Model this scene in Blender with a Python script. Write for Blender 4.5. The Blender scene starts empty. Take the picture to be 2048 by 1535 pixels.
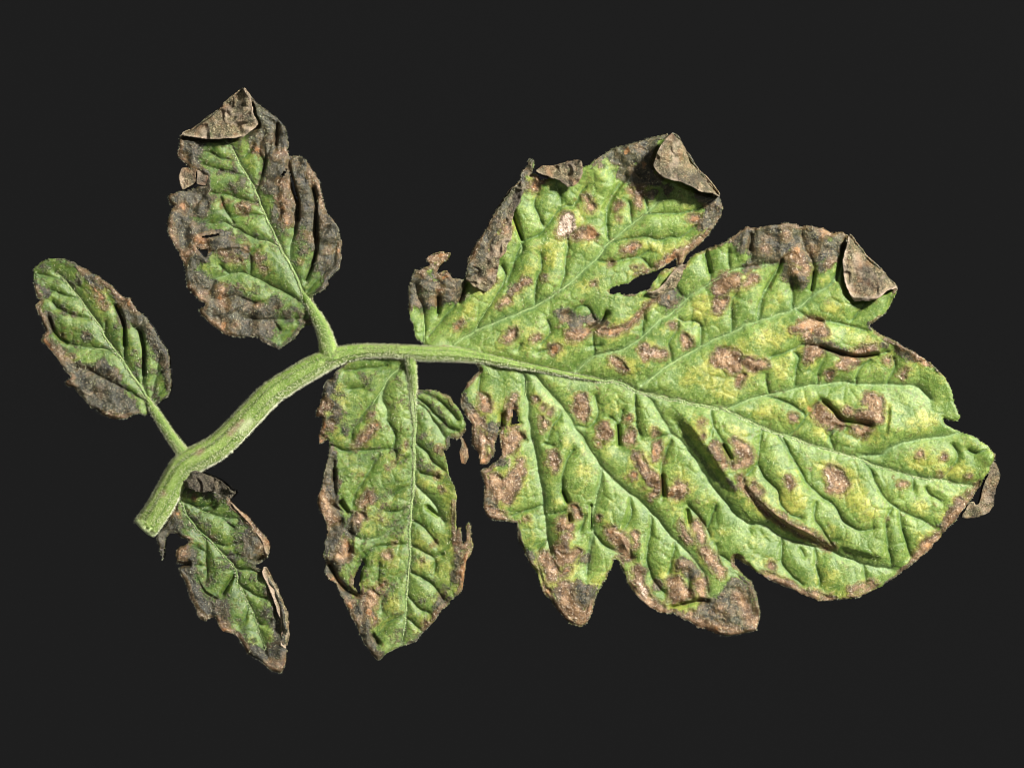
import bpy, math, random
import numpy as np

# ------------------------------------------------------------------ camera, light, exposure
S = 1e-4                                   # one traced unit = 0.1 mm: the leaf is about 19 cm long
def P3(x, y, z): return ((x - 1024.0) * S, (767.5 - y) * S, z * S)

scene = bpy.context.scene
cam_d = bpy.data.cameras.new("camera")
cam = bpy.data.objects.new("camera", cam_d)
scene.collection.objects.link(cam)
cam_d.lens = 200; cam_d.sensor_width = 36
cam_d.clip_start = 0.05; cam_d.clip_end = 20
cam.location = (0, 0, 2048 * S * 200 / 36)
scene.camera = cam

AMBIENT = 0.18
world = bpy.data.worlds.new("World"); scene.world = world
world.use_nodes = True
world.node_tree.nodes["Background"].inputs[0].default_value = (AMBIENT, AMBIENT, AMBIENT, 1)
world.node_tree.nodes["Background"].inputs[1].default_value = 1.0

KEY_AZ, KEY_EL, KEY_D = math.radians(38), math.radians(40), 0.85
ld = bpy.data.lights.new("key_lamp", 'AREA'); ld.shape = 'DISK'; ld.size = 0.10
ld.energy = 20.8; ld.color = (1.0, 0.975, 0.93)
lamp = bpy.data.objects.new("key_lamp", ld); scene.collection.objects.link(lamp)
lamp.location = (KEY_D*math.cos(KEY_EL)*math.cos(KEY_AZ), KEY_D*math.cos(KEY_EL)*math.sin(KEY_AZ), KEY_D*math.sin(KEY_EL))
lamp.rotation_euler = (math.radians(90) - KEY_EL, 0, KEY_AZ + math.radians(90))

scene.view_settings.view_transform = 'Standard'
scene.view_settings.look = 'None'
scene.view_settings.exposure = 0
scene.view_settings.gamma = 1
scene.cycles.filter_width = 1.0
scene.cycles.caustics_reflective = False
scene.cycles.caustics_refractive = False

rng = np.random.default_rng(7); random.seed(7)

# ------------------------------------------------------------------ node helpers / materials
def srgb(r, g, b):
    f = lambda c: (c/255/12.92) if c/255 <= .04045 else ((c/255+.055)/1.055)**2.4
    return (f(r), f(g), f(b), 1.0)

class NT:
    def __init__(self, name):
        self.m = bpy.data.materials.new(name); self.m.use_nodes = True
        self.t = self.m.node_tree; self.b = self.t.nodes["Principled BSDF"]
        tc = self.t.nodes.new("ShaderNodeTexCoord"); self.co = tc.outputs["Object"]
    def n(self, kind, **kw):
        nd = self.t.nodes.new(kind)
        for k, v in kw.items(): setattr(nd, k, v)
        return nd
    def link(self, a, b): self.t.links.new(a, b)
    def put(self, sock, v):
        if hasattr(v, 'is_output') or isinstance(v, bpy.types.NodeSocket): self.link(v, sock)
        else: sock.default_value = v
    def noise(self, px, detail=3, rough=.55, dist=0):
        nd = self.n("ShaderNodeTexNoise"); self.link(self.co, nd.inputs["Vector"])
        nd.inputs["Scale"].default_value = 1/(px*S); nd.inputs["Detail"].default_value = detail
        nd.inputs["Roughness"].default_value = rough; nd.inputs["Distortion"].default_value = dist
        return nd.outputs["Fac"]
    def voro(self, px, feature='F1'):
        nd = self.n("ShaderNodeTexVoronoi", feature=feature); self.link(self.co, nd.inputs["Vector"])
        nd.inputs["Scale"].default_value = 1/(px*S); return nd.outputs["Distance"]
    def attr(self, name):
        nd = self.n("ShaderNodeAttribute"); nd.attribute_name = name; return nd.outputs["Fac"]
    def math(self, op, a, b=0.0, c=None):
        nd = self.n("ShaderNodeMath", operation=op); self.put(nd.inputs[0], a); self.put(nd.inputs[1], b)
        if c is not None: self.put(nd.inputs[2], c)
        return nd.outputs[0]
    def ramp(self, v, lo, hi, a=0.0, b=1.0):
        nd = self.n("ShaderNodeMapRange"); nd.interpolation_type = 'SMOOTHSTEP'; nd.clamp = True
        self.put(nd.inputs[0], v)
        for i, x in zip((1,2,3,4), (lo,hi,a,b)): nd.inputs[i].default_value = x
        return nd.outputs[0]
    def mix(self, f, a, b, blend='MIX'):
        nd = self.n("ShaderNodeMix", data_type='RGBA', blend_type=blend)
        self.put(nd.inputs[0], f); self.put(nd.inputs[6], a); self.put(nd.inputs[7], b)
        return nd.outputs[2]
    def bump(self, h, strength, dist_px):
        nd = self.n("ShaderNodeBump"); nd.inputs["Strength"].default_value = strength
        nd.inputs["Distance"].default_value = dist_px*S; self.put(nd.inputs["Height"], h)
        return nd

def blade_material():
    t = NT("leaf_blade")
    nf, nm, nl = t.noise(5, 4, .65), t.noise(16, 4, .6), t.noise(60, 3, .55)
    ng = t.noise(2.4, 2, .6)
    def mask(name, k=.5, lo=.42, hi=.58):
        v = t.attr(name)
        w = t.math('ADD', t.math('MULTIPLY', t.math('SUBTRACT', nf, .5), k), t.math('MULTIPLY', t.math('SUBTRACT', nm, .5), k*1.3))
        # only where the mask is present at all
        w = t.math('MULTIPLY', w, t.ramp(v, 0.02, .3))
        return t.ramp(t.math('ADD', v, w), lo, hi)
    vein = t.attr("vein")
    n9, n24, n3 = t.noise(10, 4, .72), t.noise(26, 4, .65), t.noise(4.6, 3, .75)
    # healthy lamina: grey-green beside the veins, yellow-green between them, finely mottled
    g = t.mix(t.ramp(nl, .32, .68), srgb(86,113,40), srgb(117,141,61))
    g = t.mix(t.ramp(n24, .4, .7, 0, .6), g, srgb(132,150,70))
    g = t.mix(t.ramp(n9, .36, .52, .6, 0), g, srgb(76,104,36))
    g = t.mix(t.ramp(vein, .08, .95, 0, .65), g, srgb(122,147,98))
    g = t.mix(t.ramp(n9, .52, .72, 0, .5), g, srgb(156,164,88))
    g = t.mix(t.ramp(n3, .35, .48, .5, 0), g, srgb(54,80,32))
    g = t.mix(t.ramp(n3, .55, .74, 0, .45), g, srgb(186,196,146))
    y = t.mix(t.ramp(n24, .3, .7), srgb(144,146,48), srgb(178,172,82))
    y = t.mix(t.ramp(n9, .33, .55, .75, 0), y, srgb(104,118,38))
    y = t.mix(t.ramp(n3, .34, .46, .5, 0), y, srgb(110,92,36))
    y = t.mix(t.ramp(n3, .55, .72, 0, .55), y, srgb(206,200,122))
    ym = t.math('ADD', t.attr("yellow"), t.math('ADD', t.math('MULTIPLY', t.math('SUBTRACT', n24, .5), 1.4), t.math('MULTIPLY', t.math('SUBTRACT', n9, .5), 1.2)))
    col = t.mix(t.math('MULTIPLY', t.ramp(ym, .3, 1.15), .72), g, y)
    col = t.mix(t.math('MULTIPLY', t.attr("net_shade"), .85), col, srgb(52,86,34))  # dark green vein network, with the creases' shade painted into the colour
    col = t.mix(t.attr("shadegreen"), col, t.mix(t.ramp(n9, .35, .65), srgb(38,66,24), srgb(84,104,34)))
    # sparse brown flecks in the green
    fl = t.math('MULTIPLY', t.ramp(t.noise(9, 4, .7), .53, .66, 0, .7), t.math('ADD', t.ramp(nl, .38, .6, .2, .75), t.math('MULTIPLY', t.attr("shadegreen"), .5)))
    col = t.mix(fl, col, srgb(100,88,48))
    # dark necrosis
    dk = t.mix(t.ramp(nm, .32, .68), srgb(45,44,33), srgb(90,85,60))
    dk = t.mix(t.ramp(n24, .48, .64, 0, .65), dk, srgb(118,94,64))
    dk = t.mix(t.ramp(nl, .45, .7, 0, .5), dk, srgb(82,86,52))
    dk = t.mix(t.ramp(n9, .32, .47, .7, 0), dk, srgb(38,38,34))
    dk = t.mix(t.ramp(n9, .54, .72, 0, .7), dk, srgb(140,122,92))
    dk = t.mix(t.ramp(n3, .34, .49, .75, 0), dk, srgb(28,28,25))
    dk = t.mix(t.ramp(n3, .56, .72, 0, .8), dk, srgb(172,156,124))
    dk = t.mix(t.math('MULTIPLY', t.attr("black"), t.ramp(t.noise(40, 3, .6), .38, .6, .55, 1)), dk, t.mix(t.ramp(n3, .5, .72), srgb(36,36,29), srgb(92,86,68)))
    md = mask("dark", .75, .34, .66)
    col = t.mix(md, col, dk)
    bv = t.math('ADD', t.attr("brown"), t.math('MULTIPLY', t.math('SUBTRACT', n9, .5), .8))
    br = t.mix(t.ramp(bv, .5, .98), srgb(80,62,40), t.mix(t.ramp(n24, .36, .64), srgb(104,78,50), srgb(158,125,88)))
    br = t.mix(t.ramp(nm, .57, .7, 0, .45), br, srgb(134,94,56))
    br = t.mix(t.ramp(nl, .52, .7, 0, .15), br, srgb(104,92,76))
    br = t.mix(t.ramp(n9, .33, .46, .7, 0), br, srgb(74,60,50))
    br = t.mix(t.ramp(n9, .55, .7, 0, .5), br, srgb(170,147,114))
    br = t.mix(t.ramp(n3, .34, .47, .65, 0), br, srgb(76,58,44))
    br = t.mix(t.ramp(n3, .56, .72, 0, .8), br, srgb(228,214,190))
    mb_soft = mask("brown", .7, .18, .5)
    mb = mask("brown", .8, .28, .80)
    rim = t.math('MULTIPLY', mb_soft, t.math('SUBTRACT', 1.0, mb))
    col = t.mix(t.math('MULTIPLY', rim, .6), col, srgb(116,92,44))
    col = t.mix(mb, col, br)
    mo = mask("orange", .8, .36, .7)
    col = t.mix(t.math('MULTIPLY', mo, .7), col, t.mix(t.ramp(n9, .35, .65), srgb(118,74,38), srgb(176,128,80)))
    mp = mask("pale", 1.2, .42, 1.02)
    col = t.mix(t.math('MULTIPLY', mp, .85), col, t.mix(t.ramp(n3, .36, .56), srgb(126,102,84), srgb(222,200,178)))
    t.put(t.b.inputs["Base Color"], col)
    nec = t.math('MAXIMUM', t.math('MAXIMUM', md, mb), mp)
    t.put(t.b.inputs["Roughness"], t.math('ADD', t.math('MULTIPLY', nec, -.10), t.math('ADD', .36, t.math('MULTIPLY', ng, .22))))
    t.b.inputs["Specular IOR Level"].default_value = .5
    h = t.math('ADD', t.math('MULTIPLY', n9, t.math('ADD', .7, t.math('MULTIPLY', nec, 1.0))), t.math('MULTIPLY', n3, t.math('ADD', .45, t.math('MULTIPLY', nec, .35))))
    bp = t.bump(h, .8, 3.0)
    t.link(bp.outputs[0], t.b.inputs["Normal"])
    return t.m

def underside_material():
    t = NT("dry_underside")
    nf, nm, ng = t.noise(8, 4, .7), t.noise(26, 4, .65), t.noise(3.4, 3, .7)
    c = t.mix(t.ramp(nm, .34, .66), srgb(98,94,66), srgb(146,130,100))
    c = t.mix(t.ramp(nf, .34, .47, .7, 0), c, srgb(72,72,52))
    c = t.mix(t.ramp(nf, .53, .7, 0, .75), c, srgb(178,158,122))
    c = t.mix(t.ramp(t.noise(13, 3, .6), .54, .66, 0, .6), c, srgb(112,80,50))
    c = t.mix(t.ramp(t.noise(17, 3, .6), .56, .68, 0, .5), c, srgb(84,96,54))
    c = t.mix(t.ramp(ng, .35, .48, .8, 0), c, srgb(52,50,38))
    c = t.mix(t.ramp(ng, .54, .7, 0, .85), c, srgb(212,198,164))
    c = t.mix(t.math('MULTIPLY', t.attr("pale"), .8), c, srgb(214,192,168))
    c = t.mix(t.math('MULTIPLY', t.attr("dark"), .85), c, t.mix(t.ramp(ng, .35, .65), srgb(26,26,25), srgb(92,86,74)))
    c = t.mix(t.math('MULTIPLY', t.attr("orange"), .85), c, t.mix(nf, srgb(120,76,44), srgb(192,136,92)))
    t.put(t.b.inputs["Base Color"], c)
    t.b.inputs["Roughness"].default_value = .5; t.b.inputs["Specular IOR Level"].default_value = .3
    bp = t.bump(t.math('ADD', nf, ng), 1.0, 6.0); t.link(bp.outputs[0], t.b.inputs["Normal"])
    return t.m

def stem_material(name, c0, c1, c2, fleck):
    t = NT(name)
    nf, nm, ng = t.noise(6, 4, .65), t.noise(34, 3, .6), t.noise(2.6, 2, .6)
    c = t.mix(t.ramp(nm, .3, .7), c0, c1)
    c = t.mix(t.ramp(nf, .5, .72, 0, .8), c, c2)
    c = t.mix(t.math('MULTIPLY', t.attr("groove"), .85), c, srgb(74,104,36))
    c = t.mix(t.ramp(ng, .56, .74, 0, fleck), c, srgb(208,210,150))
    c = t.mix(t.ramp(ng, .3, .42, .3, 0), c, srgb(84,108,44))
    c = t.mix(t.attr("brown"), c, t.mix(nf, srgb(96,74,54), srgb(170,150,118)))
    c = t.mix(t.attr("pale"), c, srgb(190,200,150))
    t.put(t.b.inputs["Base Color"], c)
    t.b.inputs["Roughness"].default_value = .5; t.b.inputs["Specular IOR Level"].default_value = .3
    bp = t.bump(t.math('ADD', nf, ng), .8, 2.6); t.link(bp.outputs[0], t.b.inputs["Normal"])
    return t.m

def hair_material():
    t = NT("hair"); n = t.noise(40, 2)
    t.put(t.b.inputs["Base Color"], t.mix(n, srgb(168,176,120), srgb(226,226,196)))
    t.b.inputs["Roughness"].default_value = .4
    return t.m

def backdrop_material():
    t = NT("polished_black_sheet")
    t.b.inputs["Metallic"].default_value = 1.0
    n = t.noise(900, 2)
    t.put(t.b.inputs["Base Color"], t.mix(n, (.0715,.0715,.0715,1), (.0725,.0725,.0725,1)))
    t.b.inputs["Roughness"].default_value = .12
    return t.m

M_BLADE, M_UNDER, M_HAIR = blade_material(), underside_material(), hair_material()
M_STEM = stem_material("stem_green", srgb(106,136,50), srgb(134,160,76), srgb(172,186,112), .6)
M_VEIN = stem_material("vein_green", srgb(118,146,84), srgb(146,166,104), srgb(174,188,130), .6)
M_VEIN_DARK = stem_material("vein_dull", srgb(84,112,56), srgb(112,138,76), srgb(140,160,96), .3)

# ------------------------------------------------------------------ numeric helpers
TAB = rng.random((4, 256, 256))
def vnoise(x, y, scale, seed=0):
    T = TAB[seed % 4]; x = x/scale + 17.3*seed; y = y/scale + 9.1*seed
    ix = np.floor(x).astype(int); iy = np.floor(y).astype(int)
    fx = x-ix; fy = y-iy; fx = fx*fx*fx*(fx*(fx*6-15)+10); fy = fy*fy*fy*(fy*(fy*6-15)+10)
    g = lambda a, b: T[(iy+b) & 255, (ix+a) & 255]
    return (g(0,0)*(1-fx)+g(1,0)*fx)*(1-fy) + (g(0,1)*(1-fx)+g(1,1)*fx)*fy - .5
def fbm(x, y, scale, seed=0, octv=3):
    r = 0; a = 1.0
    for k in range(octv):
        r = r + a*vnoise(x, y, scale/2**k, seed+k); a *= .55
    return r
def blur(F, r, n=3):
    for _ in range(n):
        for ax in (0,1):
            c = np.cumsum(np.pad(F,[(r+1,r) if a == ax else (0,0) for a in (0,1)],mode='edge'),axis=ax)
            F = (np.take(c,range(2*r+1,c.shape[ax]),axis=ax)-np.take(c,range(0,c.shape[ax]-2*r-1),axis=ax))/(2*r+1)
    return F
def sm(v, lo, hi):
    t = np.clip((v-lo)/(hi-lo), 0, 1); return t*t*(3-2*t)

def catmull(pts, step=6.0, closed=False):
    P = np.array(pts, float); n = len(P)
    if n < 3 and not closed:
        L = np.linalg.norm(P[1,:2]-P[0,:2]); k = max(2, int(L/step)+1)
        return P[0]+(P[1]-P[0])*np.linspace(0,1,k)[:,None]
    out = []
    for i in range(n if closed else n-1):
        p0 = P[(i-1)%n] if closed or i > 0 else 2*P[0]-P[1]
        p1 = P[i]; p2 = P[(i+1)%n]
        p3 = P[(i+2)%n] if closed or i+2 < n else 2*P[-1]-P[-2]
        k = max(1, int(np.linalg.norm(p2[:2]-p1[:2])/step))
        t = (np.arange(k)/k)[:,None]
        out.append(.5*(2*p1+(p2-p0)*t+(2*p0-5*p1+4*p2-p3)*t*t+(-p0+3*p1-3*p2+p3)*t**3))
    out = np.concatenate(out)
    return out if closed else np.vstack([out, P[-1:]])

def resample(pts, step):
    P = np.array(pts + [pts[0]], float); out = []
    for a, b in zip(P[:-1], P[1:]):
        k = max(1, int(np.linalg.norm(b-a)/step)); out.append(a+(b-a)*(np.arange(k)/k)[:,None])
    return np.concatenate(out)

def ragged(pts, amp=1.6, seed=0, step=2.5):
    """traced outline -> softly rounded, finely frayed outline"""
    P = resample(pts, step)
    Q = .25*np.roll(P,1,0)+.5*P+.25*np.roll(P,-1,0)
    T = np.roll(Q,-1,0)-np.roll(Q,1,0); T /= np.linalg.norm(T,axis=1)[:,None]+1e-9
    N = np.stack([-T[:,1], T[:,0]],1)
    d = amp*(1.9*fbm(Q[:,0],Q[:,1],16,seed,2)+.55*vnoise(Q[:,0],Q[:,1],5,seed+1))
    return Q + N*d[:,None]

class Grid:
    """regular sampling of one sheet; all fields live on it"""
    def __init__(self, outline, holes=(), step=2.0, amp=1.6, seed=0):
        self.loops = [ragged(outline, amp, seed)] + [ragged(h, .8, seed+3) for h in holes]
        A = self.loops[0]; m = 6
        self.x0 = math.floor(A[:,0].min())-m; self.y0 = math.floor(A[:,1].min())-m; self.step = step
        w = int((A[:,0].max()+m-self.x0)/step)+1; h = int((A[:,1].max()+m-self.y0)/step)+1
        self.w, self.h = w, h
        self.X, self.Y = np.meshgrid(self.x0+step*np.arange(w), self.y0+step*np.arange(h))
        self.Xw = self.X+7*fbm(self.X,self.Y,26,seed+1,3); self.Yw = self.Y+7*fbm(self.X,self.Y,26,seed+2,3)
        # even-odd fill
        ins = np.zeros((h,w), bool)
        for L in self.loops:
            a = L; b = np.roll(L,-1,0)
            for r in range(h):
                yy = self.y0+step*r+1e-4
                c = (a[:,1] > yy) != (b[:,1] > yy)
                if not c.any(): continue
                xs = np.sort(a[c,0]+(yy-a[c,1])*(b[c,0]-a[c,0])/(b[c,1]-a[c,1]))
                k = np.searchsorted(xs, self.X[r]); ins[r] ^= (k % 2 == 1)
        self.inside = ins
        self.db, self.nx, self.ny = self.seg_near([np.vstack([L, L[:1]]) for L in self.loops], 70)
    def win(self, xa, xb, ya, yb):
        i0 = max(0,int((xa-self.x0)/self.step)); i1 = min(self.w,int((xb-self.x0)/self.step)+2)
        j0 = max(0,int((ya-self.y0)/self.step)); j1 = min(self.h,int((yb-self.y0)/self.step)+2)
        return (slice(j0,j1), slice(i0,i1)) if i1 > i0 and j1 > j0 else None
    def seg_near(self, polys, cut):
        D = np.full((self.h,self.w), 1e9); NX = self.X.copy(); NY = self.Y.copy()
        for P in polys:
            for a, b in zip(P[:-1], P[1:]):
                s = self.win(min(a[0],b[0])-cut, max(a[0],b[0])+cut, min(a[1],b[1])-cut, max(a[1],b[1])+cut)
                if s is None: continue
                X, Y = self.X[s], self.Y[s]; dx, dy = b[0]-a[0], b[1]-a[1]
                t = np.clip(((X-a[0])*dx+(Y-a[1])*dy)/(dx*dx+dy*dy+1e-9),0,1)
                px, py = a[0]+t*dx, a[1]+t*dy; d = np.hypot(X-px,Y-py); k = d < D[s]
                D[s] = np.where(k,d,D[s]); NX[s] = np.where(k,px,NX[s]); NY[s] = np.where(k,py,NY[s])
        return np.minimum(D,cut), NX, NY
    def stroke(self, F, pts, soft=8, warp=True, amt=1.0):
        """rounded stroke with a radius per point, merged into F by maximum; 0.5 lies on its outline"""
        if len(pts) == 1: pts = [pts[0], (pts[0][0]+.1, pts[0][1], pts[0][2])]
        for a, b in zip(pts[:-1], pts[1:]):
            R = max(a[2],b[2])+soft+14
            s = self.win(min(a[0],b[0])-R, max(a[0],b[0])+R, min(a[1],b[1])-R, max(a[1],b[1])+R)
            if s is None: continue
            X, Y = (self.Xw[s], self.Yw[s]) if warp else (self.X[s], self.Y[s])
            dx, dy = b[0]-a[0], b[1]-a[1]; t = np.clip(((X-a[0])*dx+(Y-a[1])*dy)/(dx*dx+dy*dy+1e-9),0,1)
            r = a[2]+t*(b[2]-a[2]); d = np.hypot(X-a[0]-t*dx, Y-a[1]-t*dy)
            F[s] = np.maximum(F[s], amt*np.clip(.5+(r-d)/(2*soft),0,1))
    def polymask(self, pts, soft, warp=10):
        """signed soft mask of a polygon"""
        P = np.array(pts,float); a = P; b = np.roll(P,-1,0)
        X = self.X+warp*fbm(self.X,self.Y,30,2,3); Y = self.Y+warp*fbm(self.X,self.Y,30,3,3)
        ins = np.zeros(X.shape,bool); D = np.full(X.shape,1e9)
        for p, q in zip(a,b):
            dx, dy = q-p; c = (p[1] > Y) != (q[1] > Y)
            ins ^= c & (X < p[0]+(Y-p[1])*dx/(dy if dy else 1e-9))
            t = np.clip(((X-p[0])*dx+(Y-p[1])*dy)/(dx*dx+dy*dy+1e-9),0,1)
            D = np.minimum(D, np.hypot(X-p[0]-t*dx,Y-p[1]-t*dy))
        return np.clip(.5+np.where(ins,D,-D)/(2*soft),0,1)
    def at(self, F, x, y):
        u = np.clip((np.asarray(x,float)-self.x0)/self.step,0,self.w-1.001); v = np.clip((np.asarray(y,float)-self.y0)/self.step,0,self.h-1.001)
        i = u.astype(int); j = v.astype(int); fu = u-i; fv = v-j
        return (F[j,i]*(1-fu)+F[j,i+1]*fu)*(1-fv)+(F[j+1,i]*(1-fu)+F[j+1,i+1]*fu)*fv
    def mesh(self, name, H, attrs, mat, parent, thick=3.0):
        ins = self.inside
        q = ins[:-1,:-1] | ins[1:,:-1] | ins[:-1,1:] | ins[1:,1:]
        used = np.zeros_like(ins); used[:-1,:-1] |= q; used[1:,:-1] |= q; used[:-1,1:] |= q; used[1:,1:] |= q
        idx = -np.ones(ins.shape,int); n = int(used.sum()); idx[used] = np.arange(n)
        px = np.where(ins,self.X,self.nx)[used]; py = np.where(ins,self.Y,self.ny)[used]
        pz = self.at(H, px, py)
        co = np.stack([(px-1024)*S, (767.5-py)*S, pz*S],1)
        j, i = np.nonzero(q)
        f = np.stack([idx[j,i], idx[j+1,i], idx[j+1,i+1], idx[j,i+1]],1)
        me = bpy.data.meshes.new(name)
        me.vertices.add(n); me.vertices.foreach_set("co", co.ravel())
        me.loops.add(len(f)*4); me.loops.foreach_set("vertex_index", f.ravel().astype(np.int32))
        me.polygons.add(len(f)); me.polygons.foreach_set("loop_start", (np.arange(len(f))*4).astype(np.int32))
        me.polygons.foreach_set("use_smooth", np.ones(len(f),bool))
        for k, F in attrs.items():
            at = me.attributes.new(k,'FLOAT','POINT'); at.data.foreach_set("value", self.at(F,px,py).astype(np.float32))
        me.update(calc_edges=True); me.validate()
        me.materials.append(mat)
        o = bpy.data.objects.new(name, me); scene.collection.objects.link(o); o.parent = parent
        md = o.modifiers.new("thickness",'SOLIDIFY'); md.thickness = thick*S; md.offset = -1
        return o

def tube(name, path, mat, parent, ridges=0, flat=1.0, seg=14, groove_at=(), jitter=0.0, cap=True, marks=()):
    """tapered tube; path rows are x, y, z, radius"""
    P = np.array(path,float); n = len(P); verts = []; gro = []; br = []; pl = []
    T = np.gradient(P[:,:3],axis=0); T /= np.linalg.norm(T,axis=1)[:,None]+1e-9
    ang = np.arange(seg)*2*math.pi/seg
    for k in range(n):
        t = T[k]; s = np.cross(t,(0,0,1)); s /= np.linalg.norm(s)+1e-9; u = np.cross(s,t)
        for a in ang:
            r = P[k,3]; g = 0.0
            for ga, wd in groove_at:
                d = (a-ga+math.pi)%(2*math.pi)-math.pi; e = math.exp(-(d/wd)**2)
                r -= .09*P[k,3]*e; g = max(g,e)
            if ridges: r *= 1+.022*math.cos(ridges*a+.02*k)
            if jitter: r *= 1+jitter*(random.random()-.5)
            v = P[k,:3]+s*math.cos(a)*r+u*math.sin(a)*r*flat
            verts.append(P3(*v)); gro.append(g)
            b = p = 0.0
            for (mx,my,mr,kind) in marks:
                e = max(0,1-math.hypot(v[0]-mx,v[1]-my)/mr)
                if kind == 'b': b = max(b,min(1,e*1.6))
                else: p = max(p,min(1,e*1.4))
            br.append(b); pl.append(p)
    faces = [(k*seg+i, k*seg+(i+1)%seg, (k+1)*seg+(i+1)%seg, (k+1)*seg+i) for k in range(n-1) for i in range(seg)]
    if cap: faces += [tuple(range(seg))[::-1], tuple((n-1)*seg+i for i in range(seg))]
    me = bpy.data.meshes.new(name); me.from_pydata(verts,[],faces)
    for nm, vals in (("groove",gro),("brown",br),("pale",pl)):
        at = me.attributes.new(nm,'FLOAT','POINT'); at.data.foreach_set("value",np.array(vals,np.float32))
    me.polygons.foreach_set("use_smooth",np.ones(len(me.polygons),bool)); me.update(); me.materials.append(mat)
    o = bpy.data.objects.new(name,me); scene.collection.objects.link(o); o.parent = parent
    return o

def hairs(name, roots, dirs, lens, rad, parent, label=None):
    """fine plant hairs: three-sided bent cones joined into one uncountable part"""
    R = np.array(roots,float); D = np.array(dirs,float); L = np.array(lens,float)
    D /= np.linalg.norm(D,axis=1)[:,None]+1e-9; n = len(R)
    ref = np.tile(np.array([0,0,1.0]),(n,1)); ref[np.abs(D[:,2]) > .9] = (1,0,0)
    A = np.cross(D,ref); A /= np.linalg.norm(A,axis=1)[:,None]+1e-9; B = np.cross(D,A)
    bend = A*(rng.random(n)-.5)[:,None]*.9
    V = np.zeros((n,7,3))
    for k in range(3):
        a = 2*math.pi*k/3; off = (A*math.cos(a)+B*math.sin(a))*rad
        V[:,k] = R+off; V[:,3+k] = R+D*(L*.55)[:,None]+off*.7
    V[:,6] = R+D*L[:,None]+bend*L[:,None]*.5
    F = []
    base = np.array([(0,1,4),(0,4,3),(1,2,5),(1,5,4),(2,0,3),(2,3,5),(3,4,6),(4,5,6),(5,3,6)])
    F = (base[None]+7*np.arange(n)[:,None,None]).reshape(-1,3)
    V = V.reshape(-1,3); C = np.stack([(V[:,0]-1024)*S,(767.5-V[:,1])*S,V[:,2]*S],1)
    me = bpy.data.meshes.new(name); me.from_pydata(C.tolist(),[],F.tolist()); me.materials.append(M_HAIR)
    o = bpy.data.objects.new(name,me); scene.collection.objects.link(o); o.parent = parent; o['kind'] = 'stuff'
    return o

# ------------------------------------------------------------------ the sheet under the leaf
def build_backdrop():
    e = 3.0; t = .01; zt = -1.0*S
    v = [(x,y,z) for z in (zt-t,zt) for x,y in ((-e,-e),(e,-e),(e,e),(-e,e))]
    f = [(3,2,1,0),(4,5,6,7),(0,1,5,4),(1,2,6,5),(2,3,7,6),(3,0,4,7)]
    me = bpy.data.meshes.new("backdrop"); me.from_pydata(v,[],f); me.materials.append(backdrop_material())
    o = bpy.data.objects.new("backdrop",me); scene.collection.objects.link(o); o['kind'] = 'structure'
build_backdrop()

root = bpy.data.objects.new("tomato_leaf",None); scene.collection.objects.link(root)
root.empty_display_size = .02; root.location = (0,0,0)
root['label'] = "blighted compound tomato leaf with brown lesions and curled dry margins on black"
root['category'] = "leaf"

# ------------------------------------------------------------------ the stem: x, y, z, radius
STEM = [(293,1052,27,26.5),(309,1031,27,26.5),(326,1004,28,27),(345,970,28,27),(366,936,28,28),(392,918,28,27.5),(431,897,27,26.5),(464,868,27,26),
        (498,832,27,25.5),(540,789,27,25),(568,770,26,24),(596,752,26,23.5),(637,729,25,22.5),(680,711,24,18),(720,703,23,14.5),(764,702,23,13),(808,704,22,14),
        (850,707,22,16),(900,708,22,15.5),(935,711,22,13.5),(965,716,21,10.5),(1000,723,22,9),(1040,731,21,7),(1093,740,18,5.2),(1152,752,15,4),(1199,760,11,3)]

LEAFLETS = []
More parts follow.
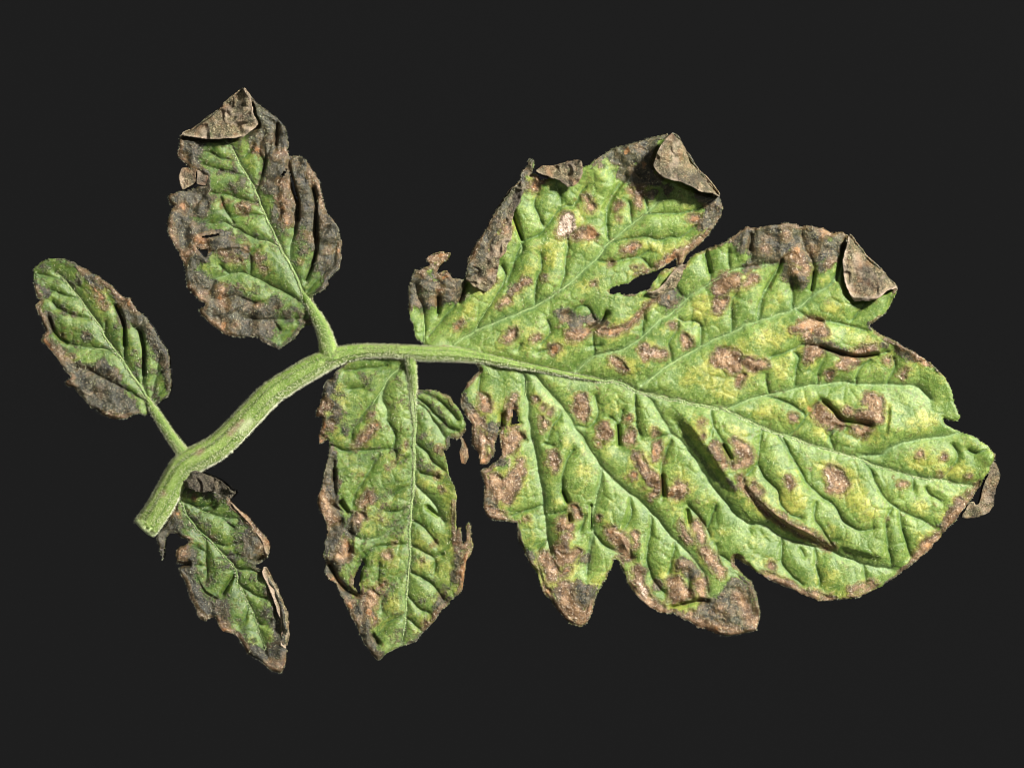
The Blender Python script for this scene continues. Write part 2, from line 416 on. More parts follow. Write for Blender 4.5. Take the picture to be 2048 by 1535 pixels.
# ------------------------------------------------------------------ small leaflet, far left
LEAFLETS.append(dict(label="small oval leaflet with a rounded green tip and blackened lower half",
 outline=[(314,806),(337,790),(342,770),(340,734),(337,707),(325,682),(314,666),(303,650),(294,637),(278,622),(268,608),(259,596),(252,599),(242,592),(229,577),(215,565),(199,552),(177,543),(158,531),(130,518),(103,517),(81,524),(70,540),(68,562),(75,587),(79,598),(92,590),(96,587),(93,592),(80,603),(73,611),(81,633),(91,655),(93,664),(85,671),(86,681),(99,695),(119,721),(136,743),(148,753),(132,763),(136,771),(149,774),(158,785),(171,800),(182,814),(196,818),(207,827),(229,837),(243,839),(259,834),(278,825),(294,830)],
 ribs=[([(303,816),(286,778),(259,743),(237,710),(210,671),(188,636),(160,598),(133,565),(111,543)],4,1.2)],
 lateral=[([(237,710),(215,699),(175,692),(136,688),(108,661)],2,1)],
 major=[[(303,816),(286,778),(259,743),(237,710),(210,671),(188,636),(160,598),(133,565),(111,543)],[(240,712),(215,699),(170,693),(136,688),(108,661),(97,633)],[(302,803),(313,754),(319,718)],[(288,778),(288,750),(289,699),(283,666),(264,652)]],
 minor=[[(250,720),(248,707),(251,655),(229,609)],[(210,669),(212,644)],[(307,800),(330,775)],[(188,636),(149,633),(122,620),(106,603)],[(160,598),(130,590),(100,581)],[(133,565),(108,554),(76,548)],[(290,800),(237,770),(193,748),(155,734)],[(313,754),(325,745)]],
 crack=[[(283,666),(289,699),(289,750)],[(232,612),(249,648),(250,690)],[(99,636),(112,668),(135,686)]],
 cliff=[([(262,650),(284,666),(290,699),(288,762)],11,26),([(226,606),(247,645),(250,700)],9,22),([(130,690),(108,664),(96,632)],8,16)],
 dark=[[(105,690,8),(122,712,12),(140,735,16),(165,752,26),(200,775,34),(228,800,32),(262,818,16)],[(205,730,14),(230,760,12)],[(228,585,7),(245,607,10),(262,630,13),(285,645,14),(306,668,14),(322,700,11),(333,735,7),(337,768,5)],[(245,622,8),(250,650,7)],[(102,655,9),(94,628,7)],[(160,540,4),(185,562,8),(200,575,6)],[(320,716,8)],[(80,575,6),(95,582,5)],[(174,672,9)],[(150,628,4)]],
 brown=[[(186,576,5),(199,596,7),(214,614,6)],[(205,562,3),(230,585,4),(262,608,7),(270,617,5)],[(88,673,6),(100,690,7),(120,709,6),(148,712,5)],[(140,765,7)],[(77,610,5),(86,638,4)],[(76,588,4)],[(225,832,6),(250,834,5)],[(168,547,5)],[(128,667,4)],[(246,605,7)]],
 orange=[[(190,580,3),(202,600,4)],[(258,606,4)],[(92,680,3),(108,698,4)],[(240,610,3)]],
 pale=[[(222,782,1.5),(236,796,1)]],
 yellow=[[(90,530,14)],[(125,620,14)],[(260,700,10)],[(115,660,12)]],
 shade=.45, mottle=.5, ybias=.08, margin=4, curl=6,
 stalk=[(370,908,27,12),(352,884,27,10.5),(338,864,25,9.5),(325,844,24,9),(312,824,23,8),(303,810,20,6),(296,797,15,4.5),(288,782,9,3),(282,770,6,2)], stalk_hair=900, nh=(650,500)))

# ------------------------------------------------------------------ upper leaflet
LEAFLETS.append(dict(label="long upper leaflet with a green heart, blackened torn margins and its tip folded over",
 outline=[(625,589),(640,584),(652,575),(658,557),(672,545),(679,534),(681,514),(683,496),(681,471),(678,455),(660,434),(656,433),(648,406),(643,381),(640,365),(625,340),(609,318),(594,311),(580,313),(576,301),(574,269),(568,256),(551,234),(535,222),(519,211),(506,199),(488,180),(480,185),(465,197),(445,215),(429,228),(406,244),(382,262),(363,271),(360,287),(357,312),(369,326),(381,336),(396,341),(414,350),(414,371),(398,372),(385,380),(360,386),(338,392),(341,406),(351,413),(343,422),(336,445),(339,467),(349,485),(361,504),(367,524),(372,535),(373,559),(375,577),(390,590),(402,600),(412,606),(414,612),(398,619),(402,629),(416,639),(427,649),(443,664),(457,671),(486,674),(504,671),(517,674),(531,686),(547,693),(558,696),(572,688),(590,674),(599,659),(613,649),(628,650)],
 holes=[[(576,321),(581,336),(588,365),(593,386),(598,406),(594,404),(586,384),(580,354)],[(575,334),(573,350),(563,358),(557,368),(559,358),(566,346)],[(394,495),(404,498),(419,499),(413,520),(404,509)],[(392,478),(412,472),(444,466),(440,471),(424,475),(408,477)]],
 ribs=[([(628,622),(607,588),(594,557),(578,524),(564,502),(551,473),(537,442),(521,406),(513,385),(492,351),(476,322),(463,297),(457,287)],4.2,1.2)],
 lateral=[([(596,602),(574,588),(549,577),(525,563),(502,551),(463,547)],2,.8),([(555,493),(535,485),(515,479),(496,471),(472,455),(447,446)],1.8,.8)],
 major=[[(628,622),(607,588),(594,557),(578,524),(564,502),(551,473),(537,442),(521,406),(513,385),(492,351),(476,322),(463,297),(457,287)],[(596,602),(574,588),(549,577),(525,563),(502,551),(463,547),(425,560)],[(555,493),(535,485),(515,479),(496,471),(472,455),(447,446),(410,450)],[(615,640),(584,637),(546,641),(500,635)],[(613,567),(625,536),(633,512),(635,479),(633,440),(633,404)],[(580,520),(582,489),(590,469),(594,446),(596,404),(588,371),(576,322)]],
 minor=[[(521,406),(480,400),(455,392),(425,385)],[(492,351),(465,345),(430,338),(405,330)],[(476,322),(450,318),(415,305)],[(612,630),(590,660),(565,688)],[(615,582),(640,553),(666,524),(676,480)],[(515,383),(523,355),(527,340),(531,322),(540,290)],[(476,322),(500,305),(510,290)],[(441,394),(453,424),(470,445)],[(529,432),(495,430),(460,436)],[(500,545),(500,520),(497,505)],[(497,505),(510,500),(520,490)],[(531,326),(520,300),(530,270)],[(537,442),(556,436),(562,420)],[(550,300),(553,270),(545,245)],[(430,560),(418,580)],[(460,547),(440,530)],[(640,470),(655,455)],[(440,600),(470,590),(510,605)],[(545,640),(560,660)],[(385,420),(400,405),(412,385)]],
 crack=[[(634,480),(633,440),(632,404),(628,380)],[(596,440),(597,410)],[(612,560),(625,532),(632,505)],[(555,250),(552,290)]],
 cliff=[([(626,375),(633,404),(634,440),(636,480),(632,512),(614,567)],13,24),([(578,318),(589,371),(598,405),(595,446),(583,489)],11,22),([(531,285),(532,326),(524,355)],8,16),([(420,505),(470,497),(500,500)],7,12),([(441,640),(490,612),(540,600)],6,18)],
 green=[(420,283),(496,279),(527,322),(529,346),(523,375),(540,388),(546,414),(552,436),(562,455),(590,450),(584,485),(608,468),(602,500),(629,508),(625,540),(642,557),(628,590),(620,648),(588,680),(566,694),(543,672),(551,645),(564,637),(558,620),(558,602),(522,604),(490,592),(464,574),(432,566),(420,552),(402,533),(414,522),(425,513),(450,518),(480,516),(490,500),(472,484),(468,462),(425,456),(394,432),(430,400),(440,392),(428,382),(415,345),(408,322),(412,297)],
 dark=[[(400,425,12),(412,405,8)],[(464,372,6)],[(490,505,8),(480,495,6)],[(575,440,10)],[(545,600,8),(555,610,8)],[(640,500,8),(632,530,5)],[(505,515,6)]],
 brown=[[(512,299,6),(520,305,8)],[(372,317,6)],[(488,418,10),(478,412,6)],[(458,404,5)],[(446,412,5)],[(572,432,10),(574,446,7)],[(568,424,6),(575,406,8),(561,396,8)],[(570,375,10)],[(494,493,7)],[(528,540,8),(522,536,5)],[(516,511,7)],[(445,506,5),(460,512,6),(480,518,5)],[(410,484,8),(398,482,6)],[(384,500,8),(372,510,8)],[(445,580,9),(440,598,8),(452,612,8)],[(420,642,6),(440,650,9),(450,648,7)],[(402,622,4)],[(516,610,7)],[(406,588,10)],[(656,500,7)],[(679,500,4)],[(620,350,6),(640,385,5),(650,410,5)],[(360,300,6)],[(365,415,9)],[(560,310,10)],[(385,580,8)],[(342,455,6),(352,485,6)],[(625,480,5)],[(618,470,6)],[(602,520,4)],[(475,650,5)]],
 orange=[[(372,317,4)],[(515,303,4)],[(408,483,5),(396,481,4)],[(448,650,5)],[(440,595,4)],[(679,503,3)],[(484,516,3)],[(570,420,4)],[(365,413,6)],[(446,412,3)],[(573,444,3)]],
 pale=[[(535,690,4),(552,693,3)],[(656,506,3)],[(636,355,3),(644,395,3)]],
 yellow=[[(500,330,16)],[(470,310,14)],[(515,400,10)],[(440,560,14)],[(500,570,14)],[(510,585,12)],[(530,660,12)]],
 shade=.4, mottle=.55, ybias=.1, margin=5, curl=8,
 stalk=[(664,722,24,25),(660,710,24,20),(657,697,24,17),(653,676,24,15),(642,648,24,12.5),(633,632,23,11),(625,617,22,9),(614,600,19,6.5),(604,582,14,4.5),(596,562,9,3),(590,548,6,2)], stalk_hair=1100, nh=(900,700),
 press=[([(368,276),(402,282),(425,282),(468,282),(488,278),(517,257),(519,250),(510,232),(506,209),(490,181),(445,215),(382,262)],5)],
 flaps=[dict(outline=[(363,271),(382,261),(406,243),(429,228),(445,214),(465,196),(480,184),(488,179),(498,191),(505,206),(508,232),(515,250),(513,256),(500,267),(488,274),(468,278),(440,280),(425,279),(402,278)],fold=8,z0=9,z1=33,rim=.55,darkness=-.05,label="grey papery leaf tip folded over"),
        dict(name="dry_fragment",outline=[(365,338),(380,336),(394,338),(392,352),(391,364),(376,375),(366,381),(362,370),(359,355)],fold=3,z0=12,z1=17,rim=.1,darkness=.35),
        dict(name="dry_fragment",outline=[(396,340),(404,342),(417,349),(416,360),(412,372),(404,371),(394,368),(395,352)],fold=3,z0=13,z1=18,rim=.3,darkness=.55,orange=.2)]))

# ------------------------------------------------------------------ small leaflet below the stem base
LEAFLETS.append(dict(label="small narrow leaflet hanging below the stem base with a pale rolled right edge",
 outline=[(352,990),(356,972),(372,964),(395,962),(430,972),(458,988),(461,1002),(478,1017),(498,1035),(518,1060),(532,1075),(538,1092),(535,1112),(526,1118),(520,1126),(512,1131),(519,1136),(528,1136),(544,1164),(558,1192),(569,1221),(574,1258),(568,1293),(575,1294),(572,1318),(564,1346),(541,1336),(521,1318),(495,1303),(484,1284),(471,1265),(458,1263),(446,1258),(432,1232),(423,1231),(412,1240),(400,1234),(393,1215),(380,1187),(368,1155),(360,1135),(366,1129),(376,1127),(370,1124),(357,1124),(354,1103),(360,1094),(371,1088),(380,1080),(364,1075),(357,1063),(343,1066),(332,1075),(330,1103),(327,1119),(317,1089),(314,1075),(329,1055),(340,1030),(349,1006)],
 ribs=[([(355,975),(358,992),(375,1026),(395,1058),(420,1081),(449,1109),(472,1135),(478,1169),(498,1207),(512,1244),(532,1300)],3,1)],
 lateral=[([(366,1002),(398,1017),(443,1032),(475,1038)],1.8,.8),([(397,1062),(410,1080),(412,1106),(412,1164)],1.6,.8)],
 major=[[(355,975),(358,992),(375,1026),(395,1058),(420,1081),(449,1109),(472,1135),(478,1169),(498,1207),(512,1244),(532,1307)],[(366,1002),(398,1017),(443,1032),(475,1038)],[(395,1058),(410,1080),(412,1106),(412,1164)]],
 minor=[[(472,1135),(506,1140),(520,1145)],[(478,1169),(506,1187),(530,1195)],[(470,1140),(460,1158),(446,1187)],[(420,1081),(450,1090),(480,1085)],[(449,1109),(475,1110)],[(498,1207),(490,1235),(478,1250)],[(512,1244),(530,1250),(545,1240)],[(443,1032),(470,1055)],[(412,1130),(395,1130)],[(412,1106),(396,1095)],[(400,1015),(430,1006)]],
 crack=[[(446,1187),(462,1160),(470,1150)],[(514,1120),(526,1114)],[(360,1130),(378,1127)]],
 cliff=[([(525,1142),(545,1175),(556,1205),(564,1240),(562,1280)],9,14),([(455,1203),(430,1190),(412,1178),(396,1150)],-8,12),([(470,1000),(500,1040),(528,1078)],5,12)],
 relief=[([(545,1180),(556,1220),(558,1260)],-8,9)],
 green=[(350,985),(395,980),(450,1000),(478,1022),(488,1045),(470,1070),(488,1088),(470,1105),(510,1130),(525,1150),(530,1170),(535,1200),(550,1225),(560,1258),(545,1285),(520,1294),(500,1284),(490,1265),(472,1250),(462,1225),(468,1196),(448,1192),(436,1200),(415,1175),(395,1145),(386,1140),(392,1100),(376,1078),(362,1050),(356,1020)],
 brown=[[(468,1003,3),(500,1040,4),(528,1078,5),(535,1100,7)],[(368,1158,1.5),(380,1190,2),(396,1222,3),(410,1236,4)],[(448,1240,6),(455,1256,5)],[(390,997,5)],[(425,1074,4),(430,1080,3)],[(360,1024,4)],[(476,1272,3),(488,1292,5)],[(560,1330,6),(545,1322,6)],[(520,1095,8)],[(369,1110,9)],[(375,1086,5)]],
 orange=[[(360,1024,3)],[(451,1258,3)],[(390,997,3)]],
 pale=[[(370,1160,2),(382,1192,2)],[(478,1276,2)],[(520,1068,2),(532,1080,2)]],
 yellow=[[(465,1085,14)],[(370,1045,12)],[(510,1275,14)],[(545,1265,12)],[(470,1240,10)],[(400,1010,8)]],
 dark=[[(500,1072,10),(515,1095,12),(512,1115,9)],[(375,1145,7),(388,1180,9),(400,1205,10),(425,1212,10)],[(548,1190,5),(556,1225,7),(556,1262,7)],[(500,1292,7),(530,1310,8)],[(462,1112,8)],[(415,1043,4)],[(535,1225,8)],[(548,1240,7)]],
 shade=.6, black=.75, mottle=.5, ybias=.08, margin=4, curl=6, nh=(600,450), ribmat=M_VEIN_DARK,
 tilt=lambda X,Y: 14*np.exp(-((X-370)**2+(Y-985)**2)/2500.),
 flaps=[dict(outline=[(359,957),(366,949),(375,944),(395,938),(415,945),(438,961),(461,976),(476,984),(470,991),(464,1000),(455,994),(443,989),(427,984),(412,981),(396,982),(380,978),(366,970)],fold=8,z0=42,z1=50,rim=.1,darkness=1.1,orange=-.3,lip=-5,label="blackened basal lobe curled over"),
        dict(name="curled_margin",outline=[(530,1133),(548,1162),(562,1190),(574,1220),(579,1258),(571,1294),(562,1288),(565,1258),(563,1236),(557,1224),(548,1200),(537,1170),(525,1142)],fold=6,z0=12,z1=25,rim=1.3,darkness=-1.3,lip=2,label="cream rolled right margin"),
        dict(name="curled_margin",outline=[(461,1001),(478,1016),(498,1034),(518,1059),(533,1074),(539,1092),(536,1110),(530,1100),(527,1085),(514,1064),(495,1040),(474,1019)],fold=7,z0=12,z1=20,rim=.6,darkness=-.1,orange=.3)]))

# ------------------------------------------------------------------ middle lower leaflet
LEAFLETS.append(dict(label="long leaflet hanging under the middle of the stem with a tapering scorched tip",
 outline=[(826,716),(799,714),(777,712),(746,712),(704,716),(690,724),(679,738),(667,752),(654,763),(646,780),(642,803),(631,832),(647,834),(644,853),(637,886),(643,887),(656,876),(660,892),(656,915),(651,938),(648,967),(637,990),(635,1004),(644,1027),(654,1044),(656,1075),(650,1084),(654,1093),(649,1111),(655,1124),(651,1142),(659,1155),(673,1164),(684,1188),(697,1213),(711,1244),(722,1270),(733,1290),(744,1308),(757,1317),(768,1307),(788,1297),(806,1288),(829,1283),(844,1264),(866,1244),(881,1221),(895,1208),(906,1195),(917,1186),(926,1173),(930,1144),(932,1124),(944,1089),(943,1071),(938,1042),(933,1052),(932,1076),(926,1092),(924,1072),(922,1053),(915,1056),(910,1080),(911,1033),(911,1000),(911,971),(898,953),(894,930),(886,899),(894,898),(900,886),(898,874),(915,877),(927,867),(933,857),(927,834),(913,811),(900,794),(877,782),(861,780),(838,781),(833,763),(829,732)],
 holes=[[(725,1120),(730,1126),(722,1145),(720,1165),(722,1187),(716,1188),(708,1172),(706,1155),(714,1140)]],
 ribs=[([(817,735),(817,746),(823,784),(826,836),(829,878),(829,930),(827,982),(824,1004),(821,1033),(820,1089),(818,1137),(814,1184),(811,1228),(804,1280)],5.5,1.2),([(826,735),(826,760),(830,790),(831,830),(831,870)],3,1)],
 lateral=[([(808,728),(783,750),(769,773),(765,798),(773,817)],2.6,1),([(769,773),(750,800),(745,812)],1.8,1)],
 major=[[(818,720),(817,746),(823,784),(826,836),(829,878),(829,930),(827,982),(824,1004),(821,1033),(820,1089),(818,1137),(814,1184),(811,1228),(804,1283)],[(808,730),(783,750),(769,773),(765,798),(773,817),(775,840)],[(830,803),(850,819),(871,844),(892,876)],[(821,1027),(793,1049),(771,1066),(751,1075),(722,1076)],[(832,969),(850,990),(866,1004),(879,1029),(888,1044)],[(818,1142),(795,1160),(764,1195),(762,1221)]],
 minor=[[(769,773),(750,800),(725,832),(704,857),(702,878)],[(690,742),(730,738),(775,732)],[(817,911),(794,928),(783,898),(704,903),(662,890)],[(775,840),(790,870),(783,898)],[(826,967),(808,976),(785,990)],[(758,909),(729,959),(713,982),(704,1010)],[(820,1088),(755,1093),(724,1120),(720,1155)],[(812,1224),(777,1246),(757,1266),(750,1280)],[(829,790),(871,828),(898,855),(914,860)],[(833,783),(861,790),(890,812),(915,840)],[(829,882),(850,900),(867,923),(892,940)],[(824,1040),(846,1055),(866,1077),(876,1088)],[(825,1091),(846,1104),(866,1115),(870,1144)],[(866,1115),(885,1108)],[(824,1142),(846,1155),(866,1170),(886,1197)],[(817,1193),(835,1213),(857,1224)],[(813,1235),(826,1246),(841,1259)],[(811,1240),(806,1270),(803,1285)],[(660,1010),(685,1020),(700,1025)],[(663,1055),(680,1040)],[(700,1060),(722,1076)],[(668,920),(666,950),(670,985)],[(700,1095),(690,1110)],[(760,1125),(757,1160)],[(840,945),(875,955)],[(700,780),(725,775)],[(827,1010),(800,1022),(770,1022)]],
 crack=[[(669,940),(669,958)],[(660,1130),(676,1160),(690,1175),(712,1190)],[(682,1005),(695,1022)],[(748,1270),(756,1284)],[(856,1014),(876,1030)]],
 cliff=[([(672,915),(669,950),(673,992)],5,20),([(700,1040),(706,1080),(704,1110)],5,20),([(803,1284),(811,1240),(814,1190)],3,22)],
 brown=[[(747,848,9),(738,862,11),(724,878,12),(710,890,7)],[(735,992,12),(727,1008,10)],[(724,1029,12),(718,1040,10)],[(640,828,5),(655,812,10)],[(645,860,6),(640,880,4)],[(662,850,7)],[(648,992,13),(656,1018,12),(668,1035,10)],[(690,1078,8),(696,1100,12),(680,1112,12)],[(775,1107,11),(766,1110,7)],[(762,1172,10),(772,1166,6)],[(745,1185,14),(740,1205,16)],[(738,1222,9),(750,1240,8)],[(700,1205,9)],[(851,1245,7)],[(865,1240,3),(890,1215,4)],[(808,895,4),(812,884,4)],[(875,895,5)],[(876,950,6)],[(884,977,5)],[(940,1060,4),(938,1085,5),(930,1115,6),(926,1145,6),(923,1170,8)],[(916,1060,4),(915,1100,5)],[(909,1010,3),(907,1040,3)],[(664,1157,5)],[(712,1240,5)],[(788,925,4)],[(775,935,4)],[(913,872,3)],[(790,1085,4)],[(870,1085,4)],[(846,1120,5)],[(727,950,3)],[(742,830,5)]],
 dark=[[(668,765,10),(656,780,11),(655,800,11),(668,818,11),(676,830,8),(655,850,8)],[(664,905,8),(662,930,10),(660,955,12),(672,965,10),(655,990,16),(665,1020,18),(672,1050,18),(664,1075,12),(672,1100,18),(690,1110,14),(664,1130,12),(665,1150,9),(690,1180,8),(700,1205,14),(715,1225,16),(728,1255,14),(738,1282,10),(754,1304,9)],[(700,1060,14),(712,1035,12)],[(735,1200,16),(728,1220,12)],[(745,990,10)],[(920,1075,6),(918,1120,7),(912,1160,6)],[(888,1190,6),(875,1225,5)],[(690,860,5)]],
 orange=[[(637,829,3)],[(642,872,4),(640,884,3)],[(738,1222,6)],[(765,1168,5)],[(664,1157,4)],[(752,846,3)],[(697,1085,5)],[(924,1172,5),(932,1110,3)],[(750,1236,4)],[(650,850,4)],[(700,1208,4)]],
 pale=[[(660,1020,4)],[(648,990,3)],[(716,1040,4)],[(915,1166,3)]],
 yellow=[[(783,1208,16),(775,1215,12)],[(800,905,14)],[(680,790,14)],[(840,1080,20)],[(870,1120,18)],[(835,1250,12)],[(760,1030,20)],[(890,1000,10)],[(730,1060,14)],[(890,1200,10)],[(850,960,20)],[(675,875,10)],[(690,735,12)],[(870,845,14)],[(800,990,16)]],
 shade=.22, black=.4, mottle=.38, ybias=.2, margin=4, curl=7,
 stalk=[(822,706,22,13),(822,722,22,10.5),(824,740,20,9),(826,752,19,7.5),(828,785,16,5.5),(829,815,11,3),(829,830,7,2)], stalk_hair=500, nh=(900,900),
 flaps=[dict(name="dry_fragment",outline=[(920,871),(926,876),(933,890),(936,901),(935,915),(931,928),(923,926),(921,915),(919,903),(922,895),(924,886)],fold=5,z0=6,z1=14,rim=.0,darkness=.55,orange=.3)]))

